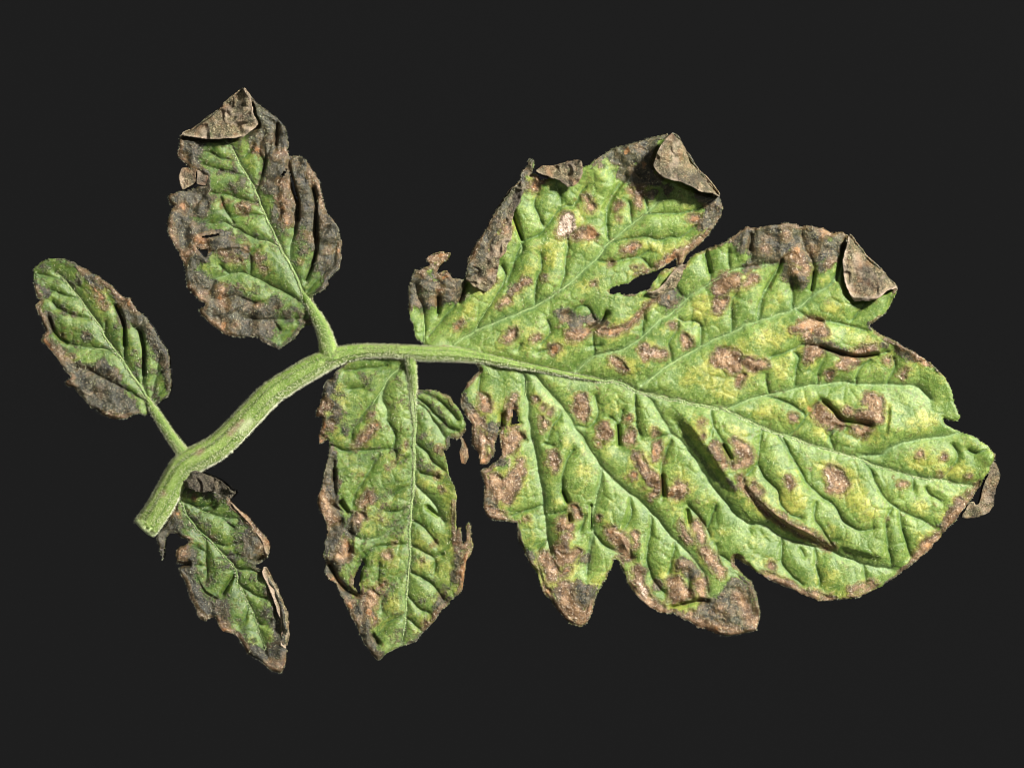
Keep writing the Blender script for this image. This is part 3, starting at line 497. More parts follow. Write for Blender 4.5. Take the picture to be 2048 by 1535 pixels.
# ------------------------------------------------------------------ large end leaflet
LEAFLETS.append(dict(label="large lobed end leaflet, yellow green and puckered, with many tan brown lesions",
 outline=[(833,676),(830,660),(820,632),(816,586),(821,564),(829,537),(839,542),(847,537),(859,533),(863,526),(850,519),(866,509),(884,506),(901,506),(900,512),(884,526),(876,538),(872,552),(884,543),(896,545),(907,558),(917,556),(930,560),(935,537),(941,519),(948,501),(956,486),(972,459),(988,430),(1003,408),(1019,387),(1034,369),(1041,361),(1042,349),(1052,334),(1058,318),(1070,322),(1068,334),(1062,346),(1072,349),(1081,362),(1095,358),(1120,348),(1150,340),(1165,336),(1177,332),(1198,316),(1222,299),(1252,291),(1283,281),(1312,273),(1334,268),(1340,276),(1345,267),(1357,277),(1367,293),(1384,324),(1402,347),(1424,375),(1437,394),(1445,416),(1441,433),(1429,451),(1416,471),(1396,490),(1373,508),(1366,520),(1360,532),(1354,530),(1355,514),(1332,527),(1310,541),(1277,552),(1255,568),(1224,574),(1217,582),(1222,589),(1244,588),(1267,588),(1284,584),(1299,577),(1316,548),(1326,542),(1345,537),(1362,530),(1370,531),(1379,517),(1390,507),(1407,502),(1443,488),(1470,471),(1494,455),(1508,457),(1539,452),(1568,448),(1588,448),(1600,455),(1621,452),(1645,457),(1664,467),(1684,465),(1695,472),(1715,492),(1738,518),(1762,541),(1779,559),(1794,574),(1787,592),(1777,612),(1768,627),(1752,641),(1738,649),(1746,661),(1764,670),(1789,682),(1813,698),(1842,715),(1867,735),(1885,751),(1899,774),(1906,800),(1911,817),(1918,833),(1914,839),(1894,839),(1884,834),(1889,847),(1911,861),(1922,867),(1939,870),(1956,880),(1975,894),(1986,908),(1986,919),(1977,938),(1963,961),(1944,992),(1922,1023),(1910,1039),(1899,1049),(1883,1069),(1865,1088),(1846,1108),(1820,1129),(1793,1149),(1764,1169),(1738,1180),(1715,1192),(1688,1196),(1672,1196),(1656,1200),(1633,1196),(1609,1188),(1586,1178),(1561,1167),(1539,1159),(1519,1145),(1503,1134),(1483,1123),(1469,1115),(1466,1127),(1481,1142),(1499,1160),(1511,1185),(1515,1205),(1520,1220),(1518,1240),(1511,1259),(1489,1265),(1479,1267),(1448,1269),(1425,1261),(1395,1252),(1370,1236),(1345,1222),(1340,1224),(1327,1225),(1304,1214),(1282,1199),(1261,1175),(1253,1158),(1243,1134),(1239,1119),(1230,1114),(1225,1117),(1221,1136),(1210,1160),(1197,1177),(1189,1199),(1183,1224),(1174,1246),(1158,1252),(1138,1244),(1119,1222),(1105,1203),(1089,1185),(1082,1162),(1074,1146),(1056,1119),(1045,1095),(1037,1072),(1035,1043),(1017,1041),(992,1039),(976,1033),(966,1013),(968,990),(968,960),(961,938),(976,934),(994,919),(1007,907),(1003,902),(1000,876),(1002,851),(999,851),(993,876),(989,908),(974,927),(961,927),(957,905),(945,886),(944,870),(945,847),(931,829),(923,809),(925,786),(935,766),(951,751),(961,739),(950,722),(935,711),(900,700),(860,696)],
 holes=[[(1024,816),(1030,818),(1035,828),(1038,841),(1044,846),(1030,848),(1018,853),(1022,842)]],
 ribs=[([(985,720),(1010,724),(1034,730),(1093,740),(1152,752),(1199,760),(1239,766),(1278,784),(1337,796),(1395,809),(1450,819),(1513,850),(1574,872),(1637,893),(1705,913),(1747,931),(1778,941),(1825,952),(1872,958),(1903,966),(1944,970)],5.2,1.2)],
 lateral=[([(905,690),(948,664),(995,644),(1034,628),(1070,613),(1113,587),(1142,568),(1161,544),(1191,521),(1214,490),(1244,465),(1275,439),(1302,418),(1326,390)],3.2,1.2),
          ([(1152,745),(1189,712),(1244,699),(1285,673),(1312,646),(1345,623),(1375,597),(1414,570),(1463,542)],2,.8),
          ([(1284,778),(1312,748),(1345,726),(1384,701),(1429,679),(1472,660),(1511,642),(1549,632),(1584,621),(1621,594)],2.8,1),
          ([(1452,818),(1493,800),(1532,790),(1591,776),(1660,768)],2,.8),
          ([(1280,786),(1304,804),(1321,835),(1341,862)],2.2,1),
          ([(948,664),(968,628),(986,605)],2,1),
          ([(1010,724),(1047,743),(1052,768),(1052,788),(1040,800)],2.4,1),
          ([(1050,738),(1066,748),(1095,782),(1121,813),(1144,845),(1174,892),(1199,929),(1232,962),(1262,989),(1302,1023)],2.2,.8),
          ([(849,690),(849,660),(848,628)],2.2,1.2),([(962,722),(975,738),(978,750)],3,1.2)],
 major=[[(985,720),(1034,730),(1093,740),(1152,752),(1199,760),(1239,766),(1278,784),(1337,796),(1395,809),(1450,819),(1513,850),(1574,872),(1637,893),(1705,913),(1747,931),(1778,941),(1825,952),(1872,958),(1903,966),(1944,970)],
  [(905,690),(948,664),(995,644),(1034,628),(1070,613),(1113,587),(1142,568),(1161,544),(1191,521),(1214,490),(1244,465),(1275,439),(1302,418),(1326,390),(1345,370)],
  [(1152,743),(1189,712),(1244,699),(1285,673),(1312,646),(1345,623),(1375,597),(1414,570),(1463,542),(1502,533),(1548,525)],
  [(1284,770),(1312,748),(1345,726),(1384,701),(1429,679),(1472,660),(1511,642),(1549,632),(1584,621),(1621,594),(1656,571),(1668,559),(1685,540)],
  [(1452,817),(1493,800),(1532,790),(1591,776),(1676,766),(1734,768),(1793,770),(1832,774),(1860,800)],
  [(1720,913),(1764,907),(1793,889),(1832,880),(1880,875),(1919,867)],
  [(1280,780),(1304,804),(1321,835),(1341,862),(1376,899),(1405,944),(1430,980),(1444,996),(1464,1019),(1493,1044),(1523,1049),(1564,1073),(1617,1088),(1666,1104),(1695,1116),(1734,1129),(1783,1137)],
  [(1025,729),(1066,748),(1095,782),(1121,813),(1144,845),(1174,892),(1199,929),(1232,962),(1262,989),(1302,1023),(1337,1064),(1368,1097),(1395,1132),(1411,1156),(1415,1185)],
  [(1199,929),(1203,944),(1193,993),(1189,1000),(1183,1039),(1185,1064),(1181,1090),(1174,1140)],
  [(1047,743),(1056,817),(1060,866),(1070,905),(1076,944),(1084,983),(1086,1009),(1091,1031),(1095,1078),(1103,1107)]],
 minor=[[(849,679),(849,628),(839,597),(832,568)],[(859,672),(894,630),(909,613),(935,562)],[(877,632),(876,597)],[(948,664),(968,628),(986,605),(995,589),(1011,556),(1003,533)],[(1015,564),(1030,520),(1050,484),(1081,468),(1113,428),(1124,414),(1148,412),(1158,392),(1171,375)],[(1087,455),(1077,431),(1068,406),(1074,390)],[(1120,406),(1122,377)],[(1042,470),(1046,500),(1026,525)],[(1120,585),(1128,558),(1130,529),(1136,490),(1134,475)],[(1070,609),(1072,558),(1081,539),(1081,511)],[(1219,480),(1211,451),(1211,425),(1224,392),(1238,367)],[(1262,445),(1259,420),(1256,405)],[(1295,428),(1294,412),(1287,394)],[(1275,439),(1295,428),(1345,428),(1384,422),(1404,412)],[(1220,485),(1240,482),(1277,476),(1326,478),(1365,471),(1388,453)],[(1191,521),(1230,525),(1275,514),(1300,535)],[(1275,514),(1295,500)],[(1410,575),(1421,558),(1414,529),(1410,508)],[(1459,545),(1458,520),(1456,500)],[(1500,533),(1498,510),(1502,485),(1508,460)],[(1285,673),(1287,656),(1287,630)],[(1374,597),(1362,590),(1352,575)],[(1189,712),(1187,668)],[(1345,720),(1338,687),(1352,660),(1356,645)],[(1402,694),(1398,646),(1370,645),(1357,638)],[(1463,662),(1463,605),(1473,588)],[(1514,642),(1517,607),(1533,578),(1549,545)],[(1516,640),(1525,586),(1547,551),(1561,524)],[(1584,621),(1584,563)],[(1622,594),(1627,536),(1609,495),(1602,460)],[(1656,571),(1668,550),(1678,520)],[(1594,620),(1625,639),(1676,645),(1734,661)],[(1703,640),(1715,625),(1733,602)],[(1540,790),(1530,760),(1532,749)],[(1586,776),(1592,739),(1594,713),(1586,704)],[(1635,770),(1635,749),(1647,715),(1652,700)],[(1713,767),(1713,752),(1725,731),(1740,720)],[(1774,768),(1774,762),(1789,735),(1787,717)],[(1540,714),(1564,706),(1592,694),(1600,688),(1646,694),(1676,704),(1715,713),(1754,709),(1774,702)],[(1530,790),(1588,813),(1609,831),(1588,860),(1580,868)],[(1609,831),(1625,815),(1640,800)],[(1666,900),(1660,875),(1670,858),(1690,852)],[(1720,880),(1725,870)],[(1421,820),(1421,829),(1425,852),(1419,872)],[(1425,852),(1444,884),(1458,911),(1462,935)],[(1524,858),(1520,888),(1515,925),(1528,954),(1552,980),(1559,1004),(1578,1026),(1602,1036)],[(1515,927),(1489,948),(1485,960)],[(1556,868),(1577,905),(1599,940),(1629,983),(1668,1012),(1688,1044),(1715,1059),(1744,1057)],[(1564,872),(1584,915),(1604,950)],[(1633,1006),(1625,1034),(1647,1065),(1660,1085)],[(1725,919),(1744,950),(1764,989),(1777,1004),(1797,1020),(1832,1034),(1867,1057)],[(1781,1016),(1770,1045),(1777,1100),(1782,1125)],[(1797,1022),(1805,1067),(1820,1110)],[(1825,953),(1823,980)],[(1880,958),(1916,914),(1905,890)],[(1564,1075),(1564,1122),(1574,1141),(1605,1167)],[(1631,1096),(1633,1131),(1639,1171)],[(1728,1130),(1731,1165)],[(1121,825),(1119,835),(1105,850),(1097,876)],[(1105,891),(1090,885)],[(1146,900),(1127,944),(1125,983),(1130,1000)],[(1150,850),(1175,854),(1195,837),(1197,817),(1190,790)],[(1271,790),(1273,847),(1280,870)],[(1220,835),(1236,850),(1237,890)],[(1240,845),(1245,820)],[(1343,880),(1325,921),(1321,946),(1325,993)],[(1343,866),(1325,870),(1304,882)],[(1262,995),(1262,1031),(1249,1058)],[(1303,1030),(1304,1042),(1298,1077),(1294,1117),(1305,1156),(1327,1185)],[(1350,1085),(1345,1113),(1335,1146)],[(1374,1008),(1405,1044),(1419,1074)],[(1433,1011),(1415,1052)],[(1375,1140),(1376,1165),(1376,1195)],[(1432,1088),(1438,1117)],[(1185,1064),(1212,1093),(1241,1107)],[(1095,1078),(1075,1100)],[(1180,1075),(1173,1148)],[(1170,1030),(1160,1060)],[(1100,1026),(1130,1020)],[(1130,629),(1170,610),(1190,640)],[(1250,1120),(1270,1115)],[(1460,1125),(1440,1110)],[(1100,700),(1075,705)],[(1180,693),(1200,690)],[(1040,690),(1036,700)],[(1095,640),(1100,665),(1080,690)],[(1600,1095),(1610,1110)],[(1880,1000),(1860,990),(1850,975)],[(1970,900),(1950,905),(1935,900)],[(1040,870),(1055,880)],[(1020,1030),(1050,1020),(1084,1010)],[(960,755),(955,785)]],
 crack=[[(1236,851),(1238,888)],[(1323,950),(1327,990)],[(1646,803),(1666,819),(1683,838),(1700,843),(1740,850)],[(1640,694),(1676,705),(1715,713),(1754,709)],[(918,604),(935,568)],[(876,625),(877,597)],[(1178,660),(1200,645),(1212,627)],[(1210,420),(1223,392),(1250,355)],[(1126,983),(1134,1002)],[(1183,1010),(1182,1058)],[(1502,470),(1498,500)],[(1533,578),(1549,548)],[(1562,522),(1552,545)],[(1627,545),(1622,580)],[(1410,505),(1420,545)],[(1375,1020),(1378,1045)],[(1413,1200),(1395,1200),(1345,1213)],[(1004,830),(1003,850)],[(1024,425),(1036,460),(1044,480)],[(1672,560),(1685,520),(1693,480)],[(1446,890),(1460,915)],[(1138,1030),(1139,1040)]],
 crack_depth=24,
 cliff=[([(1326,822),(1362,858),(1404,915),(1440,965),(1472,1003)],30,60,22),([(1478,962),(1510,1003),(1560,1045),(1610,1072),(1664,1098)],24,60,10),([(1664,1098),(1715,1110),(1770,1125)],12,45,14),
  ([(1230,340),(1224,385),(1211,425),(1211,455)],-9,24),([(1300,580),(1345,560),(1378,520)],-4,10),([(1176,655),(1210,665),(1255,655),(1290,620),(1325,590)],-10,24),
  ([(1545,552),(1562,520),(1590,500)],8,30),([(1498,535),(1505,460)],6,26),([(1270,1120),(1245,1062),(1262,1000)],7,22),([(1325,1000),(1323,940)],9,22),
  ([(1345,1216),(1395,1203),(1418,1192)],9,24),([(1776,800),(1775,835),(1769,870)],9,24,7),([(1640,690),(1715,711),(1770,702)],8,16),([(1650,800),(1690,842)],7,18),
  ([(1183,1060),(1190,1000),(1203,946)],6,26),([(1236,890),(1235,850)],5,18),([(1060,985),(1046,905),(1040,845)],5,24)],
 relief=[([(1500,1060),(1560,1082),(1640,1104)],-7,18),([(1230,345),(1250,340),(1290,350)],-9,22),([(1355,840),(1400,895),(1440,950)],-6,16),([(1200,350),(1215,370)],8,18),
  ([(1450,560),(1480,555)],7,16),([(1590,540),(1600,560)],9,18),([(1356,980)],8,18) if False else ([(1350,978),(1362,980)],8,18),([(1140,625),(1185,650)],-6,14),([(1130,1050),(1130,1100)],6,18),([(1700,1030),(1725,1010)],9,30),([(1760,800),(1745,830)],6,18),
  ([(1590,980),(1560,940)],6,26),([(1225,925),(1150,960)],4,30),([(1960,900),(1975,915)],8,14),([(1920,1010),(1860,1085),(1760,1165)],-5,16),([(1655,960),(1690,960)],-4,20)],
 dark=[[(1046,370,12),(1020,400,16),(992,440,18),(967,485,18),(947,535,16),(960,560,12)],[(1340,272,8),(1358,282,12),(1384,326,13),(1402,350,13),(1424,378,13),(1438,400,10)],[(1698,478,9),(1738,522,12),(1762,545,12),(1786,570,8)],[(1345,1228,8),(1375,1236,10),(1430,1256,9),(1490,1258,9),(1512,1240,9)],[(1480,468,9),(1510,460,13),(1560,456,14),(1600,463,13),(1650,464,12),(1686,474,8)],[(1052,340,6),(1058,325,5)],[(930,800,8),(935,835,5),(950,860,8),(960,900,7)],[(822,600,12),(826,560,10),(845,560,20),(865,575,18),(890,570,14),(905,590,12),(915,575,10),(835,610,10),(885,600,12),(920,590,9)],[(855,612,9)],[(870,545,6),(876,530,5)],
  [(1230,312,12),(1255,320,20),(1282,305,18),(1305,285,10),(1292,345,18),(1262,352,16),(1312,360,14),(1240,345,8)],[(1195,322,7)],[(1200,330,5)],[(1335,380,8)],[(1302,392,9)],
  [(1395,390,7),(1412,402,12),(1425,420,14),(1415,440,15),(1400,455,8)],
  [(1122,628,9),(1140,636,12),(1150,652,14),(1165,640,8),(1182,642,8),(1196,652,8),(1206,640,5)],[(1332,597,13),(1345,585,10)],[(1030,573,7),(1022,583,6)],
  [(1500,470,12),(1510,490,18),(1530,475,20),(1555,485,24),(1580,475,24),(1600,490,18),(1630,480,18),(1650,490,12),(1640,510,14),(1525,510,16),(1550,515,12)],[(1470,480,8),(1485,470,10),(1480,500,8)],[(1660,520,14),(1655,500,14),(1680,490,10)],[(1575,550,10),(1600,560,16),(1572,535,8)],[(1645,535,9)],
  [(1440,575,14),(1455,562,12)],[(1515,520,10),(1490,540,6)],[(1640,665,10),(1620,690,7),(1655,695,9),(1690,705,7)],[(1468,712,8),(1460,720,8)],[(1520,735,5)],
  [(1425,895,7),(1438,915,6),(1430,885,6)],[(1280,930,5),(1300,960,7),(1312,972,7)],[(1272,910,6)],[(1165,1115,10)],[(1210,645,8)],
  [(1365,1125,12),(1390,1150,12),(1380,1140,8)],[(1420,1220,26),(1455,1240,22),(1450,1195,18),(1470,1170,14),(1490,1190,12),(1500,1230,16),(1400,1235,16),(1480,1215,18)],[(1315,1168,9)],[(1285,1140,5)],
  [(1155,1170,8),(1170,1190,16),(1140,1215,16),(1115,1180,12),(1180,1175,8)],[(1125,1095,8)],[(1060,1110,8)],
  [(1000,850,4)],[(980,1000,14),(990,970,10),(985,1025,9)],[(1000,920,7)],[(978,850,8),(985,870,6),(930,800,5)],[(1738,795,9),(1728,802,6)],[(1660,860,5)],
  [(1885,1050,8),(1900,1030,8),(1920,1008,8)],[(1560,1160,5),(1590,1172,5)],[(1800,700,6),(1830,715,7)],[(1770,690,6)],[(1460,965,5),(1470,975,4)],[(1570,1030,4)],[(1350,600,9),(1338,612,8)]],
 brown=[[(1130,440,14),(1132,455,17),(1122,464,10)],[(1182,415,8),(1173,395,4),(1178,405,5)],[(1150,470,8),(1175,466,10),(1190,472,5)],[(1250,503,7),(1260,497,9),(1278,490,5)],[(1221,526,4)],[(1185,567,4)],[(1236,410,7),(1233,418,4)],[(1237,440,4)],[(1263,378,7),(1268,390,5)],[(1280,392,9),(1276,408,8),(1280,380,7)],[(1388,437,10)],
  [(1316,530,3),(1335,521,6),(1352,511,6),(1382,495,5),(1412,468,4)],[(1358,520,4),(1357,532,4)],[(1285,540,4)],[(1270,535,3)],[(1070,372,12)],[(1010,470,10),(1015,455,6)],[(995,490,8)],[(965,566,12),(985,560,8)],
  [(1052,562,7),(1040,570,5)],[(1034,577,6)],[(1015,598,8),(1003,612,5),(1010,605,5)],[(1092,557,4)],[(913,654,6),(920,648,5)],[(1014,676,9),(1024,666,10),(1032,658,5)],[(1072,678,8)],[(1109,697,10)],[(1138,672,9),(1160,672,10),(1172,664,9)],[(1195,662,5),(1222,664,7),(1250,657,6),(1267,645,5),(1285,622,5),(1310,598,5)],
  [(889,553,5)],[(846,551,4)],[(868,516,6),(888,512,6)],[(883,580,3)],[(866,602,3)],
  [(1442,575,14),(1462,562,16)],[(1438,606,10),(1448,600,8),(1432,622,7)],[(1505,558,10),(1490,566,6)],[(1583,510,10),(1600,520,10),(1612,540,8)],[(1590,545,9)],[(1572,470,8)],[(1650,470,8)],[(1625,500,8)],[(1660,525,8)],[(1530,500,8)],
  [(1446,712,19),(1462,720,21),(1470,730,16),(1440,722,14)],[(1492,726,9),(1510,732,11),(1522,728,11)],[(1484,752,9),(1480,765,5)],
  [(1371,672,8),(1374,685,10)],[(1288,700,9),(1292,708,8)],[(1308,706,9),(1322,710,9)],[(1228,722,9),(1238,728,9),(1248,740,4)],[(1343,650,7)],
  [(1585,662,6),(1602,655,12),(1620,648,14),(1635,655,14),(1648,668,10)],[(1612,672,10)],[(1712,706,10),(1730,702,12),(1748,698,8)],[(1622,708,12),(1636,705,8),(1615,722,6)],[(1680,728,10),(1695,722,10),(1712,720,7)],[(1660,748,8)],[(1773,720,7)],[(1806,750,6),(1812,740,5)],[(1835,712,5),(1845,720,5)],
  [(1637,810,6),(1642,828,14),(1655,838,14),(1672,845,11),(1682,850,7)],[(1738,790,8),(1748,805,15),(1752,818,16),(1738,832,15),(1715,832,10),(1755,835,9)],[(1692,822,9),(1700,830,7)],[(1712,860,9),(1722,868,7),(1735,855,7)],[(1586,833,9)],
  [(1662,945,14),(1672,955,20),(1678,965,20),(1680,975,14),(1668,970,14)],[(1840,908,7)],[(1885,912,5)],[(1806,968,7)],[(1878,946,4)],[(1935,952,4)],[(1575,958,6),(1584,966,6)],
  [(1160,800,13),(1163,815,16),(1164,828,11)],[(1208,855,8),(1212,866,10),(1204,870,7)],[(1256,838,5)],[(1262,862,7),(1260,878,11)],[(1072,796,6)],[(1088,811,4)],[(1104,823,5)],[(1086,834,4)],[(1089,850,9)],[(1106,910,11),(1108,922,12),(1110,935,6)],[(1046,870,5)],[(1198,886,6)],
  [(1309,860,6)],[(1314,888,8),(1318,905,8),(1308,915,6)],[(1275,912,8),(1285,930,9),(1298,950,9),(1312,968,9)],[(1264,952,6)],[(1306,988,9),(1300,995,6)],[(1355,978,17)],[(1403,846,6)],[(1404,868,4)],
  [(1470,885,7),(1482,898,13),(1494,910,13),(1484,922,10),(1470,930,8)],[(1430,890,4),(1440,910,8),(1450,928,9)],[(1478,955,5),(1492,975,7),(1510,995,7),(1530,1016,8),(1560,1036,7),(1600,1060,8),(1630,1076,8),(1662,1092,6)],[(1505,972,8),(1518,985,6)],
  [(1222,1062,12),(1235,1075,15),(1250,1095,11),(1258,1112,8)],[(1268,1072,8),(1270,1090,6)],[(1362,1048,5),(1370,1070,7),(1380,1082,5)],[(1392,1045,9),(1400,1062,11),(1404,1078,8)],[(1408,1100,10),(1418,1115,12),(1432,1130,10),(1445,1142,10)],[(1350,1165,16),(1360,1185,18),(1345,1190,10),(1380,1185,10)],[(1400,1165,12),(1402,1185,10)],[(1360,1130,8)],
  [(1272,1138,8),(1276,1160,12),(1285,1180,8),(1300,1200,8),(1325,1214,9)],[(1430,1255,6),(1470,1260,6),(1390,1240,6)],[(1475,1190,10),(1490,1210,10),(1500,1240,12)],[(1380,1225,9)],[(1440,1215,8)],
  [(990,962,16),(1005,985,18),(1025,965,18),(1038,945,14),(1042,925,8),(1015,1000,8)],[(1014,878,9),(1020,895,12),(1030,870,12)],[(966,794,9),(972,812,9)],[(952,828,8),(958,842,9)],[(970,875,10),(965,890,9),(968,915,8)],[(948,870,5)],[(1012,830,6),(1020,810,5),(1030,792,4)],[(980,880,8)],[(1005,1030,8),(980,1022,7)],
  [(1148,1015,9),(1155,1028,8)],[(1125,1040,12),(1118,1055,8),(1140,1055,8)],[(1130,1075,8),(1138,1070,8)],[(1118,1100,13),(1122,1118,12),(1140,1110,12),(1152,1100,8)],[(1088,1112,11),(1098,1130,12),(1105,1150,12)],[(1120,1150,6),(1135,1140,7)],[(1095,1180,6)],[(1128,1175,14),(1138,1215,16),(1158,1232,14),(1175,1222,8)],[(1052,1035,4)],[(1197,1032,4)],
  [(1541,1128,8)],[(1530,1145,4),(1560,1158,6),(1590,1175,5),(1620,1188,5),(1655,1193,5)],[(1700,1180,5),(1725,1172,5),(1745,1165,4)],[(1830,1112,6),(1852,1088,9),(1872,1068,6)],[(1895,1040,8),(1925,1010,5),(1950,972,3)],[(1805,1145,3)],[(1920,1000,6)]],
 orange=[[(1185,468,7),(1178,460,5)],[(1262,497,6)],[(1335,521,4),(1350,512,4)],[(880,510,5)],[(913,654,4)],[(1108,698,6)],[(1165,672,5)],[(1220,664,4)],[(1592,500,7)],[(1386,437,5)],[(1482,748,4)],[(1310,708,4)],[(1256,838,5)],[(1198,888,4)],[(1264,952,4)],[(1308,906,4)],[(1622,815,6)],[(1340,985,4)],[(965,800,4)],[(968,918,5)],[(1095,1180,5)],[(1150,1012,4)],[(1738,700,4)],[(1852,1090,5)],[(1600,655,6)],[(1620,662,5)],[(1442,600,4)],[(1070,372,5)],[(1252,838,3)],[(1222,1062,5)],[(1340,597,3)],[(1135,1142,4)],[(888,556,4)],[(1290,330,3)],[(1255,303,5)],[(1430,1256,4)]],
 pale=[[(1130,440,13),(1128,455,15),(1142,452,13),(1120,464,9)],[(1655,950,4),(1660,970,4)],[(1497,905,6)],[(1116,1106,5)],[(1278,1165,5),(1292,1192,5)],[(1370,680,3),(1376,688,3)],[(1288,702,4),(1324,710,3)],[(1234,724,3)],[(1740,697,4)],[(1615,910,2)],[(1102,915,3),(1112,928,3)],[(1500,985,3),(1540,1024,3)],[(968,880,4)],[(1228,1070,3)],[(968,565,5),(980,558,3)],[(1278,385,4)],[(1372,668,2)],[(1515,728,3)],[(1355,985,4)],[(1102,1140,4)],[(1016,908,3),(1018,945,3)],[(1262,878,3)],[(1835,712,3)],[(1390,1055,3)],[(1120,880,0.1)]],  # second stroke: painted glare on the left wall of a sunken lesion
 yellow=[[(1150,440,26)],[(1340,515,14),(1310,495,12)],[(1400,610,22),(1390,640,14)],[(1345,665,20)],[(1252,735,16)],[(1420,750,34),(1380,755,14)],[(1450,785,26)],[(1560,725,20),(1555,745,14)],[(1540,675,20),(1560,660,14)],[(1700,660,18),(1730,680,14)],[(1625,812,18),(1610,805,14)],[(1638,866,14)],[(1692,868,12),(1745,872,14)],[(1590,1010,26),(1570,985,16)],[(1655,1068,14)],[(1720,1000,18)],[(1740,1030,16)],[(1395,865,18),(1380,865,10)],[(1480,870,12)],[(1230,820,14)],[(1215,885,12)],[(1180,945,20)],[(1130,890,14)],[(1305,925,14)],[(1300,1010,8)],[(1365,1025,12)],[(1325,1150,8),(1310,1150,6)],[(1190,1165,10)],[(1065,1090,14)],[(1120,1005,12)],[(1840,925,16)],[(1900,945,20),(1930,955,14)],[(1500,830,18),(1550,815,16)],[(1840,1010,10)],[(1420,1010,12)],[(1425,1070,10)],[(1640,1160,20)],[(1730,1160,10)],[(1100,500,24),(1090,540,16)],[(1060,540,14)],[(1165,560,10)],[(940,625,10)],[(1050,690,14)],[(1260,650,8)],[(1560,600,14),(1540,610,10)],[(1650,560,14)],[(1665,620,16)],[(1750,720,12)],[(1500,790,10)],[(1165,900,10)],[(1410,820,8)],[(1850,850,16)],[(1330,705,10)],[(1950,900,10)]],
 shade=-.1, grow=2.5, faint=70, black=.12, ribsink=.35, ebrown=-.02, ybias=.13, margin=4, curl=7, wave=11, nh=(2200,2600),
 press=[([(1348,270),(1357,279),(1367,293),(1384,324),(1402,347),(1424,375),(1430,392),(1396,386),(1365,371),(1326,358),(1308,346),(1303,335),(1303,322),(1310,306),(1322,289)],4),
        ([(1695,474),(1715,493),(1738,518),(1762,541),(1779,559),(1790,574),(1769,586),(1730,603),(1707,605),(1693,593),(1687,573),(1684,547),(1682,518),(1686,492)],5)],
 flaps=[dict(outline=[(1345,266),(1357,276),(1368,293),(1385,324),(1403,347),(1425,375),(1438,394),(1420,390),(1396,384),(1386,377),(1365,369),(1345,363),(1326,355),(1312,345),(1306,336),(1306,322),(1312,306),(1322,291),(1333,279)],fold=7,z0=8,z1=62,rim=.5,darkness=-.05,label="tan papery lobe tip folded back"),
        dict(outline=[(1695,471),(1715,492),(1739,518),(1762,541),(1780,559),(1794,574),(1770,584),(1754,594),(1731,601),(1707,603),(1697,592),(1690,573),(1687,547),(1685,518),(1688,492)],fold=6,z0=9,z1=30,rim=1.1,darkness=.22,label="grey triangular lobe tip folded over with a pale rim"),
        dict(outline=[(1161,319),(1144,322),(1113,328),(1081,331),(1070,341),(1085,350),(1105,359),(1125,367),(1138,373),(1150,373),(1160,362),(1164,345)],fold=5,z0=16,z1=36,rim=.4,darkness=.02,orange=.15),
        dict(name="curled_margin",outline=[(1042,360),(1034,368),(1019,386),(1003,407),(988,429),(972,458),(956,485),(948,500),(940,518),(934,536),(930,559),(938,562),(946,572),(974,578),(991,562),(995,545),(999,525),(998,517),(1011,505),(1013,490),(1023,476),(1024,441),(1027,426),(1038,406),(1046,378)],fold=11,z0=8,z1=27,rim=.15,darkness=.2,orange=.05),
        dict(name="curled_margin",outline=[(1291,587),(1305,594),(1325,592),(1345,581),(1360,560),(1372,533),(1365,528),(1345,545),(1330,564),(1315,580)],fold=6,z0=16,z1=24,rim=.5,darkness=-.1),
        dict(name="curled_tip",outline=[(1986,921),(1997,937),(1999,948),(1989,987),(1983,1015),(1966,1030),(1937,1036),(1921,1034),(1925,1025),(1940,1003),(1947,1002),(1949,1012),(1957,1008),(1965,972),(1977,945),(1980,932)],fold=7,z0=4,z1=12,rim=.1,darkness=.25,label="narrow withered strip curled beneath the right edge")]))


